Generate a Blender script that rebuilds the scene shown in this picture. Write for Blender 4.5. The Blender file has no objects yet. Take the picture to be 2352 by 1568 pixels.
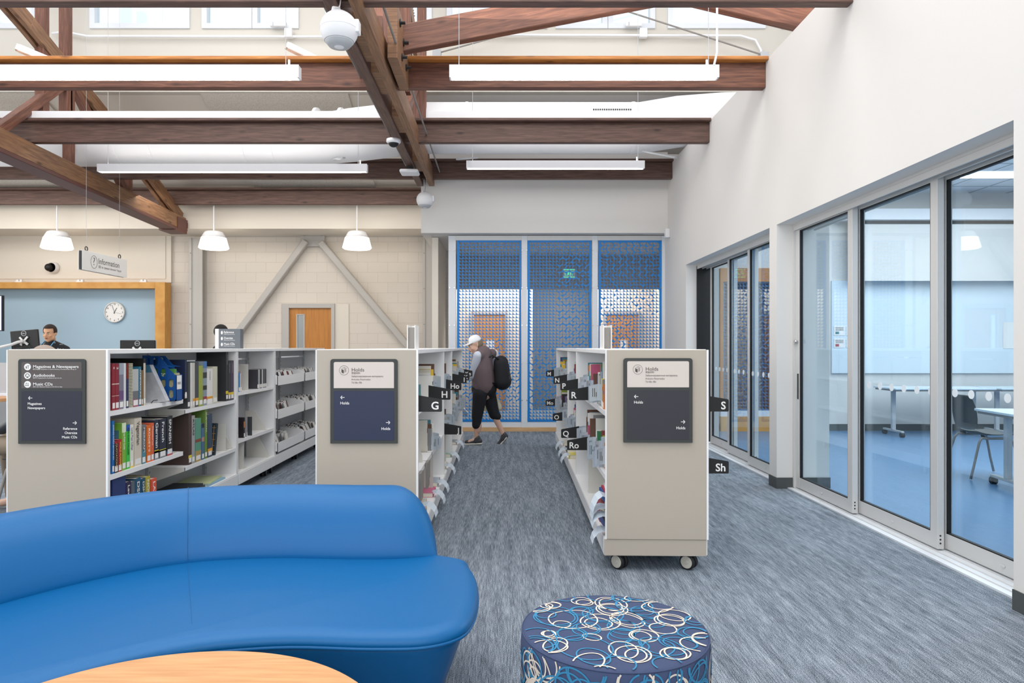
import bpy, math, random
from mathutils import Vector, Matrix
random.seed(7)
S = bpy.context.scene
COL = S.collection
K = 1.12            # depth of the place per unit of the survey depth used below
EYE = 1.35
# ---------------------------------------------------------------- camera, world, lights, exposure
cd = bpy.data.cameras.new('camera'); cam = bpy.data.objects.new('camera', cd); COL.objects.link(cam)
cam.location = (0, 0, EYE); cam.rotation_euler = (math.pi/2, 0, 0)
cd.sensor_width = 36; cd.lens = 24; cd.shift_x = 0.01233; cd.shift_y = 0.00553
cd.clip_start = 0.05; cd.clip_end = 200
S.camera = cam
S.view_settings.view_transform = 'Standard'; S.view_settings.look = 'None'
S.view_settings.gamma = 1.0; S.view_settings.use_curve_mapping = False
S.view_settings.exposure = 0.12
w = bpy.data.worlds.new('sky'); S.world = w; w.use_nodes = True
bg = w.node_tree.nodes['Background']; bg.inputs[0].default_value = (0.86, 0.93, 1.0, 1); bg.inputs[1].default_value = 1.15

def area(name, loc, rot, sx, sy, power, col=(1, 1, 1)):
    l = bpy.data.lights.new(name, 'AREA'); l.shape = 'RECTANGLE'; l.size = sx; l.size_y = sy; l.energy = power; l.color = col
    o = bpy.data.objects.new(name, l); COL.objects.link(o); o.location = loc; o.rotation_euler = rot
    return o
# fill lamps added in place of daylight, under the roof monitor and behind the camera
area('skylight_near', (-1.5, 1.5, 6.6), (0, 0, 0), 9, 5, 340, (1, 0.99, 0.98))  # added fill under the closed monitor roof, no opening there
area('skylight_far', (-1.5, 7.6, 6.9), (0, 0, 0), 14, 3, 210, (0.97, 0.98, 1))  # added overhead fill for the far half of the hall
area('window_wall_light', (-2.0, -3.4, 2.6), (math.radians(82), 0, 0), 11, 3.6, 165, (1, 0.985, 0.97))  # added fill from behind the camera, no window is built there
area('side_window_light', (-10.5, 6.5, 2.6), (0, math.radians(-84), 0), 3.5, 9, 230, (1, 0.975, 0.94))  # added fill from the left, no window is built there
area('classroom_ceiling_light', (6.2, 7.2, 3.75), (0, 0, 0), 4.2, 5.6, 300, (0.93, 0.97, 1))  # extra fill added beside the classroom's own strip light
area('lobby_ceiling_light', (1.0, 14.0, 3.1), (0, 0, 0), 3.4, 0.9, 85, (1, 0.96, 0.9))
area('back_bay_light', (-6.5, 11.3, 3.9), (math.radians(20), 0, 0), 10, 0.8, 95, (1, 0.95, 0.88))  # added fill to brighten the back wall and desk bay
area('skylight_front', (-1.0, 4.6, 6.4), (math.radians(50), 0, 0), 10, 1.6, 150, (1, 0.985, 0.96))  # added fill tilted at the soffit and back walls
area('hall_uplight', (-2.5, 6.2, 4.45), (math.radians(180), 0, 0), 12, 0.5, 60, (1, 0.98, 0.95))  # added upward fill to brighten the ceiling, not a fixture

# ---------------------------------------------------------------- helpers
def lin(c):
    if isinstance(c, str):
        c = tuple(int(c[i:i+2], 16)/255 for i in (0, 2, 4))
    return tuple(x/12.92 if x <= 0.04045 else ((x+0.055)/1.055)**2.4 for x in c)
MATS = {}
def mat(name, col, rough=0.6, metal=0.0, var=0.0, scale=8.0, bump=0.0, bscale=200.0, stretch=(1, 1, 1), emit=0.0, spec=0.5, col2=None, detail=4, coat=0):
    m = bpy.data.materials.new(name); m.use_nodes = True; nt = m.node_tree; b = nt.nodes['Principled BSDF']
    c = lin(col); b.inputs['Base Color'].default_value = (*c, 1); b.inputs['Roughness'].default_value = rough
    b.inputs['Metallic'].default_value = metal; b.inputs['Specular IOR Level'].default_value = spec
    if coat: b.inputs['Coat Weight'].default_value = coat
    if var > 0 or col2 or bump > 0:
        tc = nt.nodes.new('ShaderNodeTexCoord'); mp = nt.nodes.new('ShaderNodeMapping'); mp.inputs['Scale'].default_value = stretch
        nt.links.new(tc.outputs['Object'], mp.inputs[0])
    if var > 0 or col2:
        n = nt.nodes.new('ShaderNodeTexNoise'); n.inputs['Scale'].default_value = scale; n.inputs['Detail'].default_value = detail
        nt.links.new(mp.outputs[0], n.inputs['Vector'])
        r = nt.nodes.new('ShaderNodeValToRGB'); r.color_ramp.elements[0].position = 0.3; r.color_ramp.elements[1].position = 0.7
        c2 = lin(col2) if col2 else tuple(min(1, x*(1+var)) for x in c)
        c1 = c if col2 else tuple(x*(1-var) for x in c)
        r.color_ramp.elements[0].color = (*c1, 1); r.color_ramp.elements[1].color = (*c2, 1)
        nt.links.new(n.outputs['Fac'], r.inputs[0]); nt.links.new(r.outputs[0], b.inputs['Base Color'])
    if bump > 0:
        n2 = nt.nodes.new('ShaderNodeTexNoise'); n2.inputs['Scale'].default_value = bscale; n2.inputs['Detail'].default_value = 3
        nt.links.new(mp.outputs[0], n2.inputs['Vector'])
        bp = nt.nodes.new('ShaderNodeBump'); bp.inputs['Strength'].default_value = bump; bp.inputs['Distance'].default_value = 0.01
        nt.links.new(n2.outputs['Fac'], bp.inputs['Height']); nt.links.new(bp.outputs[0], b.inputs['Normal'])
    if emit > 0:
        b.inputs['Emission Color'].default_value = (*c, 1); b.inputs['Emission Strength'].default_value = emit
    MATS[name] = m
    return m
def flat(hexcol, rough=0.55):
    n = 'dye_' + hexcol + '_%d' % int(rough*100)
    if n not in MATS: mat(n, hexcol, rough)
    return n

class MB:
    def __init__(s, m='white_metal'):
        s.v = []; s.f = []; s.mi = []; s.mats = []; s.cur = m; s.T = None
    def use(s, m): s.cur = m; return s
    def _m(s):
        if s.cur not in s.mats: s.mats.append(s.cur)
        return s.mats.index(s.cur)
    def add(s, vs, fs):
        o = len(s.v); k = s._m()
        s.v += [tuple(s.T @ Vector(p)) if s.T else tuple(p) for p in vs]
        for f in fs: s.f.append(tuple(i+o for i in f)); s.mi.append(k)
        return s
    def box(s, x0, x1, y0, y1, z0, z1):
        v = [(x, y, z) for x in (x0, x1) for y in (y0, y1) for z in (z0, z1)]
        return s.add(v, [(0, 1, 3, 2), (4, 6, 7, 5), (0, 4, 5, 1), (2, 3, 7, 6), (0, 2, 6, 4), (1, 5, 7, 3)])
    def bar(s, p0, p1, w, h, up=(0, 0, 1)):
        p0 = Vector(p0); p1 = Vector(p1); d = (p1-p0).normalized(); u = Vector(up)
        if abs(d.dot(u)) > 0.98: u = Vector((0, 1, 0))
        a = d.cross(u).normalized(); b = a.cross(d).normalized()
        vs = []
        for p in (p0, p1):
            for i, j in ((-1, -1), (1, -1), (1, 1), (-1, 1)): vs.append(p + a*(i*w/2) + b*(j*h/2))
        return s.add(vs, [(0, 1, 2, 3), (7, 6, 5, 4), (0, 4, 5, 1), (1, 5, 6, 2), (2, 6, 7, 3), (3, 7, 4, 0)])
    def prism(s, pts, axis, a0, a1):
        # pts 2-D in the plane normal to axis: 'x'->(y,z) 'y'->(x,z) 'z'->(x,y)
        def P(p, a):
            return {'x': (a, p[0], p[1]), 'y': (p[0], a, p[1]), 'z': (p[0], p[1], a)}[axis]
        n = len(pts); vs = [P(p, a0) for p in pts] + [P(p, a1) for p in pts]
        fs = [tuple(range(n)), tuple(range(2*n-1, n-1, -1))] + [(i, (i+1) % n, n+(i+1) % n, n+i) for i in range(n)]
        return s.add(vs, fs)
    def tube(s, pts, r, n=8, closed=False, caps=True):
        pts = [Vector(p) for p in pts]; N = len(pts); rs = r if isinstance(r, (list, tuple)) else [r]*N
        vs = []; prev = None
        for i, p in enumerate(pts):
            if closed: d = pts[(i+1) % N]-pts[i-1]
            else: d = pts[min(i+1, N-1)]-pts[max(i-1, 0)]
            d = d.normalized() if d.length > 1e-9 else Vector((0, 0, 1))
            if prev is None:
                u = Vector((0, 0, 1)) if abs(d.z) < 0.9 else Vector((1, 0, 0)); a = d.cross(u).normalized()
            else:
                a = (prev - d*prev.dot(d)); a = a.normalized() if a.length > 1e-6 else d.orthogonal().normalized()
            prev = a; b = d.cross(a)
            for k in range(n):
                t = 2*math.pi*k/n; vs.append(p + (a*math.cos(t)+b*math.sin(t))*rs[i])
        fs = []
        M_ = N if closed else N-1
        for i in range(M_):
            j = (i+1) % N
            for k in range(n): fs.append((i*n+k, i*n+(k+1) % n, j*n+(k+1) % n, j*n+k))
        if caps and not closed: fs += [tuple(range(n-1, -1, -1)), tuple((N-1)*n+k for k in range(n))]
        return s.add(vs, fs)
    def cyl(s, p0, p1, r0, r1=None, n=16): return s.tube([p0, p1], [r0, r0 if r1 is None else r1], n)
    def lathe(s, prof, c=(0, 0, 0), n=32, axis='z', capped=False):
        vs = []; fs = []; m = len(prof)
        for r, h in prof:
            for k in range(n):
                t = 2*math.pi*k/n; x, y = r*math.cos(t), r*math.sin(t)
                q = {'z': (x, y, h), 'y': (x, h, y), 'x': (h, x, y)}[axis]
                vs.append((c[0]+q[0], c[1]+q[1], c[2]+q[2]))
        for i in range(m-1):
            for k in range(n): fs.append((i*n+k, i*n+(k+1) % n, (i+1)*n+(k+1) % n, (i+1)*n+k))
        if capped: fs += [tuple(range(n-1, -1, -1)), tuple((m-1)*n+k for k in range(n))]
        return s.add(vs, fs)
    def ball(s, c, r, n=16, m=10, sc=(1, 1, 1)):
        pr = [(max(1e-4, math.sin(math.pi*i/m)), -math.cos(math.pi*i/m)) for i in range(m+1)]
        vs = []; fs = []
        for a, h in pr:
            for k in range(n):
                t = 2*math.pi*k/n; vs.append((c[0]+r*sc[0]*a*math.cos(t), c[1]+r*sc[1]*a*math.sin(t), c[2]+r*sc[2]*h))
        for i in range(m):
            for k in range(n): fs.append((i*n+k, i*n+(k+1) % n, (i+1)*n+(k+1) % n, (i+1)*n+k))
        return s.add(vs, fs)
    def text(s, t, o, u, v, size, align='LEFT', bold=0.0, off=0.0012, xs=1.0):
        vs, fs = text_mesh(t, align, bold)
        o = Vector(o); u = Vector(u).normalized(); v = Vector(v).normalized(); nrm = u.cross(v)
        return s.add([o+u*(p[0]*size*xs)+v*(p[1]*size)+nrm*off for p in vs], fs)
    def build(s, name, parent=None, loc=None, smooth=False, bevel=0.0, seg=2, auto=None):
        me = bpy.data.meshes.new(name); me.from_pydata(s.v, [], s.f)
        for m in s.mats: me.materials.append(MATS[m])
        if s.mi: me.polygons.foreach_set('material_index', s.mi)
        if smooth: me.polygons.foreach_set('use_smooth', [True]*len(s.f))
        me.validate(); me.update()
        o = bpy.data.objects.new(name, me); COL.objects.link(o)
        if parent: o.parent = parent
        if loc: o.location = loc
        if bevel > 0:
            md = o.modifiers.new('b', 'BEVEL'); md.width = bevel; md.segments = seg; md.limit_method = 'ANGLE'; md.angle_limit = math.radians(40)
        return o
_tc = {}
def raw_text(t, align, bold):
    c = bpy.data.curves.new('t', 'FONT'); c.body = t; c.align_x = align; c.size = 1.0; c.offset = bold; c.resolution_u = 3
    o = bpy.data.objects.new('t', c); COL.objects.link(o)
    dg = bpy.context.evaluated_depsgraph_get(); me = bpy.data.meshes.new_from_object(o.evaluated_get(dg))
    out = ([tuple(v.co) for v in me.vertices], [tuple(p.vertices) for p in me.polygons])
    bpy.data.objects.remove(o); bpy.data.meshes.remove(me); bpy.data.curves.remove(c)
    return out
def text_mesh(t, align, bold):
    k = (t, align, bold)
    if k in _tc: return _tc[k]
    if not any(0x400 <= ord(q) < 0x500 for q in t): _tc[k] = raw_text(t, align, bold); return _tc[k]
    # set letter by letter, the letters with a cross bar made of their strokes
    V = []; F = []; x = 0.0
    def mx(q):
        kk = ('w', q)
        if kk not in _tc: _tc[kk] = max(v[0] for v in raw_text(q, 'LEFT', 0)[0])
        return _tc[kk]
    for ch in t:
        base = {'н': 'п', 'ы': 'п', 'ь': 'п'}.get(ch, ch)
        if ch == ' ': x += 0.28; continue
        kk = ('g', base, bold)
        if kk not in _tc: _tc[kk] = raw_text(base, 'LEFT', bold)
        vs, fs = _tc[kk]; adv = mx(base+'|')-mx('|')
        def rect(x0, x1, y0, y1):
            o = len(V); V.extend([(x+x0, y0, 0), (x+x1, y0, 0), (x+x1, y1, 0), (x+x0, y1, 0)]); F.append((o, o+1, o+2, o+3))
        if ch == 'н':
            a0 = min(v[0] for v in vs); a1 = max(v[0] for v in vs); h = max(v[1] for v in vs); rect(a0, a0+0.085, 0, h); rect(a1-0.085, a1, 0, h); rect(a0+0.085, a1-0.085, h*0.44, h*0.58)
        elif ch in 'ыь':
            h = max(v[1] for v in vs); rect(0.07, 0.15, 0, h); rect(0.15, 0.33, 0, 0.07); rect(0.15, 0.33, h*0.48, h*0.48+0.07); rect(0.33, 0.40, 0.04, h*0.48+0.04); adv = 0.44
            if ch == 'ы': rect(0.48, 0.56, 0, h); adv = 0.63
        else:
            o = len(V); V.extend([(x+v[0], v[1], 0) for v in vs]); F.extend([tuple(i+o for i in f) for f in fs])
        x += adv
    sh = {'LEFT': 0, 'CENTER': x/2, 'RIGHT': x}[align]
    _tc[k] = ([(v[0]-sh, v[1], 0) for v in V], F)
    return _tc[k]
def empty(name, loc=(0, 0, 0), rz=0.0, parent=None):
    o = bpy.data.objects.new(name, None); COL.objects.link(o); o.location = loc; o.rotation_euler = (0, 0, rz); o.empty_display_size = 0.1
    if parent: o.parent = parent
    return o
def tag(o, label, cat, group=None):
    o['label'] = label; o['category'] = cat
    if group: o['group'] = group
    return o
def thing(name, label, cat, loc=(0, 0, 0), rz=0.0, group=None):
    return tag(empty(name, loc, rz), label, cat, group)
def struct(o): o['kind'] = 'structure'; return o
def copy_tree(o, parent=None):
    c = o.copy(); COL.objects.link(c)
    if parent: c.parent = parent
    for ch in list(o.children): copy_tree(ch, c)
    return c
def W(px, py, d):   # survey point -> place (only used to take measurements off the survey)
    return Vector(((px-1147)*d/1400, d*K, EYE-(py-797)*d/1400))
def beam(name, p0, p1, w, h, m, parent=None, up=(0, 0, 1), bevel=0.006):
    p0 = Vector(p0); p1 = Vector(p1)
    if parent is not None: p0 = p0-parent.location; p1 = p1-parent.location
    d = p1-p0; L = d.length; x = d.normalized(); u = Vector(up)
    if abs(x.dot(u)) > 0.98: u = Vector((0, 1, 0))
    y = u.cross(x).normalized(); z = x.cross(y)
    o = MB(m).box(0, L, -w/2, w/2, -h/2, h/2).build(name, parent, bevel=bevel, seg=1)
    R = Matrix((x, y, z)).transposed().to_4x4(); R.translation = p0
    o.matrix_local = R
    return o

# ---------------------------------------------------------------- materials
mat('white_wall', 'E0DDD9', 0.8, bump=0.03, bscale=90)
mat('cream_wall', 'E1D9CD', 0.85, bump=0.03, bscale=90)
mat('cream_ceiling', 'E8E0D4', 0.9); mat('clerestory_paint', 'D2CDC3', 0.85); mat('lobby_wood', 'C8935A', 0.5)
mat('white_paint', 'EEEEF0', 0.5)
mat('light_blue_wall', 'A9C2D3', 0.8)
mat('grey_steel', 'B9B5B0', 0.5)
mat('grey_trim', '8D8883', 0.6)
mat('white_metal', 'EFEFEF', 0.38, spec=0.4)
mat('grey_metal', 'B8BBBE', 0.45)
mat('ivory_plastic', 'D9D6CE', 0.4); mat('wheel_cream', 'BDB8AC', 0.5); mat('recess_wall', '9A9C9C', 0.8)
mat('alu', 'D4D3D1', 0.4, metal=0.15)
mat('chrome', 'C8C8C8', 0.2, metal=1.0)
mat('white_alu', 'DDE1E6', 0.4)
mat('black_gasket', '0A0C0E', 0.6)
mat('rubber_base', '4B4F4F', 0.7)
mat('beige_panel', 'B5AB9D', 0.6, bump=0.05, bscale=300)
mat('sign_grey', '3B3D3B', 0.6); mat('sign_taupe', '5A5250', 0.6); mat('sign_slate', '2B2D3A', 0.55, var=0); mat('sign_cream', 'D6CBC2', 0.6)
mat('sign_white', 'EFEDEA', 0.6); mat('ink', '4A4643', 0.6); mat('black_plastic', '101012', 0.5); mat('black_rubber', '141518', 0.6)
mat('maple', 'C68E5C', 0.42, col2='D6A572', scale=5, stretch=(1, 14, 1), detail=6)
mat('oak_trim', 'C58A3C', 0.5, col2='D6A050', scale=4, stretch=(1.5, 12, 1.5), detail=6)
mat('door_wood', 'B4732E', 0.45, col2='C58539', scale=3, stretch=(9, 9, 0.8), detail=6)
mat('sill_wood', 'CBA071', 0.5, col2='D8B184', scale=4, stretch=(1, 12, 12))
def timber(name, a, b, c):
    m = mat(name, a, 0.55); nt = m.node_tree; bs = nt.nodes['Principled BSDF']
    tc = nt.nodes.new('ShaderNodeTexCoord'); mp = nt.nodes.new('ShaderNodeMapping'); mp.inputs['Scale'].default_value = (1.2, 16, 16)
    nt.links.new(tc.outputs['Object'], mp.inputs[0])
    n = nt.nodes.new('ShaderNodeTexNoise'); n.inputs['Scale'].default_value = 3.2; n.inputs['Detail'].default_value = 7; n.inputs['Distortion'].default_value = 0.6
    nt.links.new(mp.outputs[0], n.inputs['Vector'])
    r = nt.nodes.new('ShaderNodeValToRGB'); e = r.color_ramp.elements; e[0].position = 0.25; e[1].position = 0.75
    e[0].color = (*lin(a), 1); e[1].color = (*lin(c), 1); k = r.color_ramp.elements.new(0.5); k.color = (*lin(b), 1)
    nt.links.new(n.outputs['Fac'], r.inputs[0])
    # knots
    mp2 = nt.nodes.new('ShaderNodeMapping'); mp2.inputs['Scale'].default_value = (2.2, 6, 6); nt.links.new(tc.outputs['Object'], mp2.inputs[0])
    vo = nt.nodes.new('ShaderNodeTexVoronoi'); vo.inputs['Scale'].default_value = 1.0; nt.links.new(mp2.outputs[0], vo.inputs['Vector'])
    r2 = nt.nodes.new('ShaderNodeValToRGB'); r2.color_ramp.elements[0].position = 0.05; r2.color_ramp.elements[1].position = 0.16
    r2.color_ramp.elements[0].color = (0.25, 0.2, 0.18, 1); r2.color_ramp.elements[1].color = (1, 1, 1, 1)
    nt.links.new(vo.outputs['Distance'], r2.inputs[0])
    mx = nt.nodes.new('ShaderNodeMix'); mx.data_type = 'RGBA'; mx.blend_type = 'MULTIPLY'; mx.inputs[0].default_value = 0.8
    nt.links.new(r.outputs[0], mx.inputs[6]); nt.links.new(r2.outputs[0], mx.inputs[7]); nt.links.new(mx.outputs[2], bs.inputs['Base Color'])
timber('timber_red', '4E3026', '6C4434', '875A45')
timber('timber_dark', '463029', '5D443A', '715449')
timber('timber_tan', '654631', '835F44', '9C7553')
timber('timber_orange', '9A5E2C', 'BA7838', 'D28E48')  # timber with the light on the near purlin put into its colour
mat('painted_steel_brown', '5E3A33', 0.5)

def carpet():
    m = mat('carpet', '6C7885', 0.95, spec=0.1); nt = m.node_tree; bs = nt.nodes['Principled BSDF']
    tc = nt.nodes.new('ShaderNodeTexCoord')
    def noise(sc, st, det=3, rough=0.6):
        mp = nt.nodes.new('ShaderNodeMapping'); mp.inputs['Scale'].default_value = st; nt.links.new(tc.outputs['Object'], mp.inputs[0])
        n = nt.nodes.new('ShaderNodeTexNoise'); n.inputs['Scale'].default_value = sc; n.inputs['Detail'].default_value = det; n.inputs['Roughness'].default_value = rough
        nt.links.new(mp.outputs[0], n.inputs['Vector']); return n.outputs['Fac']
    a = noise(1, (170, 9.0, 1), 3, 0.6); b = noise(1, (260, 260, 1), 2, 0.7); c = noise(1, (22, 1.6, 1), 2)
    def math_(op, x, y):
        n = nt.nodes.new('ShaderNodeMath'); n.operation = op
        for i, q in enumerate((x, y)):
            if isinstance(q, (int, float)): n.inputs[i].default_value = q
            else: nt.links.new(q, n.inputs[i])
        return n.outputs[0]
    v = math_('ADD', math_('MULTIPLY', a, 0.42), math_('ADD', math_('MULTIPLY', b, 0.9), math_('MULTIPLY', c, 0.22)))
    r = nt.nodes.new('ShaderNodeValToRGB'); e = r.color_ramp.elements
    e[0].position = 0.62; e[0].color = (*lin('39414A'), 1); e[1].position = 0.92; e[1].color = (*lin('B2BBC5'), 1)
    k = r.color_ramp.elements.new(0.77); k.color = (*lin('737D88'), 1)
    nt.links.new(v, r.inputs[0]); nt.links.new(r.outputs[0], bs.inputs['Base Color'])
    bp = nt.nodes.new('ShaderNodeBump'); bp.inputs['Strength'].default_value = 0.5; bp.inputs['Distance'].default_value = 0.004
    nt.links.new(b, bp.inputs['Height']); nt.links.new(bp.outputs[0], bs.inputs['Normal'])
carpet()
mat('blue_floor', '5E86AE', 0.28, var=0.04, scale=40)
def cmu():
    m = mat('cmu', 'DDD0C2', 0.8); nt = m.node_tree; bs = nt.nodes['Principled BSDF']
    tc = nt.nodes.new('ShaderNodeTexCoord'); sp = nt.nodes.new('ShaderNodeSeparateXYZ'); cb = nt.nodes.new('ShaderNodeCombineXYZ')
    nt.links.new(tc.outputs['Object'], sp.inputs[0]); nt.links.new(sp.outputs[0], cb.inputs[0]); nt.links.new(sp.outputs[2], cb.inputs[1])
    br = nt.nodes.new('ShaderNodeTexBrick'); br.inputs['Scale'].default_value = 1; br.inputs['Brick Width'].default_value = 0.406; br.inputs['Row Height'].default_value = 0.2032
    br.inputs['Mortar Size'].default_value = 0.005; br.inputs['Mortar Smooth'].default_value = 0.4
    br.inputs['Color1'].default_value = (*lin('DCD3C8'), 1); br.inputs['Color2'].default_value = (*lin('D9D0C5'), 1); br.inputs['Mortar'].default_value = (*lin('CEC4B8'), 1)
    nt.links.new(cb.outputs[0], br.inputs['Vector']); nt.links.new(br.outputs['Color'], bs.inputs['Base Color'])
    bp = nt.nodes.new('ShaderNodeBump'); bp.invert = True; bp.inputs['Strength'].default_value = 0.35; bp.inputs['Distance'].default_value = 0.005
    nt.links.new(br.outputs['Fac'], bp.inputs['Height']); nt.links.new(bp.outputs[0], bs.inputs['Normal'])
cmu()
def acoustic():
    mat('acoustic', 'CFC8BD', 0.95, col2='E6DFD3', scale=55, bump=0.4, bscale=60, detail=3)
acoustic()
def glassmat(name, tint, ior=1.5, rough=0.0, boost=0.0):
    m = bpy.data.materials.new(name); m.use_nodes = True; nt = m.node_tree; nt.nodes.clear()
    out = nt.nodes.new('ShaderNodeOutputMaterial'); t = nt.nodes.new('ShaderNodeBsdfTransparent'); t.inputs[0].default_value = (*tint, 1)
    g = nt.nodes.new('ShaderNodeBsdfGlossy'); g.inputs['Roughness'].default_value = rough; g.inputs[0].default_value = (0.9, 0.95, 1, 1)
    f = nt.nodes.new('ShaderNodeFresnel'); ge = nt.nodes.new('ShaderNodeNewGeometry'); mr = nt.nodes.new('ShaderNodeMapRange')
    mr.inputs['To Min'].default_value = ior; mr.inputs['To Max'].default_value = 1/ior   # same reflectance on both faces of a pane
    nt.links.new(ge.outputs['Backfacing'], mr.inputs['Value']); nt.links.new(mr.outputs[0], f.inputs[0])
    mx = nt.nodes.new('ShaderNodeMixShader'); nt.links.new(f.outputs[0], mx.inputs[0]); nt.links.new(t.outputs[0], mx.inputs[1]); nt.links.new(g.outputs[0], mx.inputs[2])
    nt.links.new(mx.outputs[0], out.inputs[0]); MATS[name] = m
glassmat('glass_blue', (0.89, 0.955, 0.975), 1.5)
glassmat('glass_clear', (0.93, 0.96, 0.97), 1.45)
mat('lamp_glow', 'FFFAF0', 0.5, emit=9); mat('pendant_glow', 'FFF6E6', 0.5, emit=3.2)
mat('frost_dot', 'E8F0F6', 0.7)
mat('screen_blue', '0A7CCB', 0.45)
mat('white_board', 'DCE8F0', 0.25)
mat('exit_green', '3BE39A', 0.5, emit=1.2)

# ---------------------------------------------------------------- structure
def sb(name, m, *boxes, bevel=0):
    b = MB(m)
    for x in boxes: b.box(*x)
    return struct(b.build(name, bevel=bevel))
XW = 2.65; YB = 12.2*K; YS = 9.6*K; YG = 9.84*K
sb('floor', 'carpet', (-12, 2.95, -4, YB+3, -0.1, 0))
sb('floor_classroom', 'blue_floor', (2.95, 10.2, -4, YG+0.2, -0.1, 0.002))
# right wall with its two openings
OA = (3.141*K, 5.824*K); OB = (5.98*K, 8.658*K)
zT = 2.52; WT = 2.81
b = MB('white_wall')
b.box(XW, WT, -4, OA[0], 0, 4.2); b.box(XW, WT, OA[1], OB[0], 0, 4.2); b.box(XW, WT, OB[1], YG, 0, 4.2)
b.box(XW, WT, OA[0], OA[1], zT, 4.2); b.box(XW, WT, OB[0], OB[1], zT, 4.2)
b.box(WT, 3.155, OA[1]+0.005, OB[0]-0.005, 0, 3.9); b.box(WT, 3.12, -4, OA[0], 0, 3.9); b.box(WT, 3.12, OA[0], YS+0.3, zT+0.05, 3.9)
b.box(WT+0.0, 3.12, OB[1], YS+0.3, 0, 3.9)
struct(b.build('wall_right'))
b = MB('rubber_base')
b.box(XW-0.008, XW, OA[1], OB[0], 0, 0.105); b.box(XW-0.008, WT, OA[1]-0.008, OA[1], 0, 0.105)
b.box(XW-0.008, XW, -4, OA[0]+0.0, 0, 0.105); b.box(XW-0.008, XW, OB[1], YS, 0, 0.105)
b.box(WT+0.1, 3.163, OA[1]-0.003, OA[1]+0.002, 0, 0.105); b.box(3.155, 3.163, OA[1]+0.002, OB[0], 0, 0.105)
struct(b.build('baseboard_right'))
b = MB('white_alu'); b.box(XW+0.1, 3.08, OA[0], OA[1], 0, 0.012); b.box(XW+0.1, 3.08, OB[0], OB[1], 0, 0.012)
b.use('alu')
for o_ in (OA, OB):
    for xx in (2.80, 2.86, 2.92, 2.98): b.box(xx, xx+0.006, o_[0], o_[1], 0.012, 0.018)
struct(b.build('trim_sill'))
# soffit box over the screens
b = MB('white_wall'); b.box(-1.234, XW, YS, YS+0.12, 3.147, 4.42); b.box(-1.234, XW, YS+0.12, YB, 3.147, 3.2); b.box(-1.234, -1.15, YS+0.12, YB, 3.2, 4.42); b.box(-1.234, XW+0.5, YS+0.12, YB, 4.3, 4.42)
struct(b.build('ceiling_soffit'))
# back wall left (concrete block) with door opening
dx0, dx1 = W(647, 0, 12.2).x, W(800, 0, 12.2).x; dz = W(0, 697, 12.2).z
sb('wall_back', 'cmu', (-12, dx0, YB, YB+0.2, 0, 4.3), (dx1, -1.0, YB, YB+0.2, 0, 4.3), (dx0, dx1, YB, YB+0.2, dz, 4.3), (-1.0, -0.9, YB-0.9, YB+0.2, 0, 3.15))
YU = 11.4*K
b = MB('cream_wall'); b.box(-12, -1.24, YU, YU+0.06, 3.565, 4.2); b.box(-12, -1.24, YU+0.06, YB, 3.565, 3.62); struct(b.build('wall_bulkhead'))
# sloping ceilings
def zc(d): return 4.14+0.43*(11.4-d)
def slope(name, m, x0, x1, d0, d1, lift=0.0, th=0.06):
    v = [(x, d*K, zc(d)+t-lift) for x in (x0, x1) for d in (d0, d1) for t in (0, th)]
    return MB(m).add(v, [(0, 1, 3, 2), (4, 6, 7, 5), (0, 4, 5, 1), (2, 3, 7, 6), (0, 2, 6, 4), (1, 5, 7, 3)]).build(name)
struct(slope('ceiling_back', 'cream_ceiling', -12, -1.15, 8.98, 12.0))
struct(slope('ceiling_back_white', 'white_wall', -1.15, 10.2, 8.98, 12.0))
for x0, x1 in ((-4.45, -2.25), (-9.3, -6.84)):
    for d0, d1 in ((9.05, 10.05), (10.1, 11.2)):
        o = slope('acoustic_panel', 'acoustic', x0, x1, d0, d1, 0.03, 0.03)
        tag(o, ('speckled acoustic panel on the sloping ceiling, ' + ('central bay' if x0 > -5 else 'bay left of the far truss') + (', near the clerestory' if d0 < 10 else ', near the bulkhead')), 'ceiling panel', 'acoustic panels on the sloping ceiling')
# clerestory wall with windows
YC = 9.0*K
wins = [(-40, 80), (215, 430), (472, 573), (588, 680), (755, 860), (900, 985), (1033, 1250), (1283, 1388), (1403, 1497), (1540, 1750), (1800, 2010)]
wz0, wz1 = 6.09, 6.9
def wx(px): return (px-1147)*9.0/1400
b = MB('clerestory_paint'); xs = -12
for a, c in wins:
    b.box(xs, wx(a), YC, YC+0.15, wz0, wz1); xs = wx(c)
b.box(xs, 10.2, YC, YC+0.15, wz0, wz1); b.box(-12, 10.2, YC, YC+0.15, 5.12, wz0); b.box(-12, 10.2, YC, YC+0.15, wz1, 7.3)
struct(b.build('wall_clerestory'))
for i, (a, c) in enumerate(wins):
    x0, x1 = wx(a), wx(c); e = MB('white_alu'); t = 0.045
    root = struct(e.box(x0-t, x0+0.03, YC-0.03, YC+0.1, wz0-t, wz1+t).box(x1-0.03, x1+t, YC-0.03, YC+0.1, wz0-t, wz1+t).box(x0+0.03, x1-0.03, YC-0.03, YC+0.1, wz0-t, wz0+0.03).box(x0+0.03, x1-0.03, YC-0.03, YC+0.1, wz1-0.03, wz1+t).build('window_%d' % (i+1)))
    MB('glass_clear').box(x0+0.03, x1-0.03, YC+0.04, YC+0.046, wz0+0.03, wz1-0.03).build('pane', root)
sb('ceiling_monitor', 'white_paint', (-12, 10.2, -4, YC+0.2, 7.3, 7.4))
sb('wall_left', 'cream_wall', (-12.1, -12, -4, YB, 0, 4.3))
sb('wall_far_right', 'white_wall', (10.2, 10.3, -4, YG+0.3, 0, 7.3))
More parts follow.
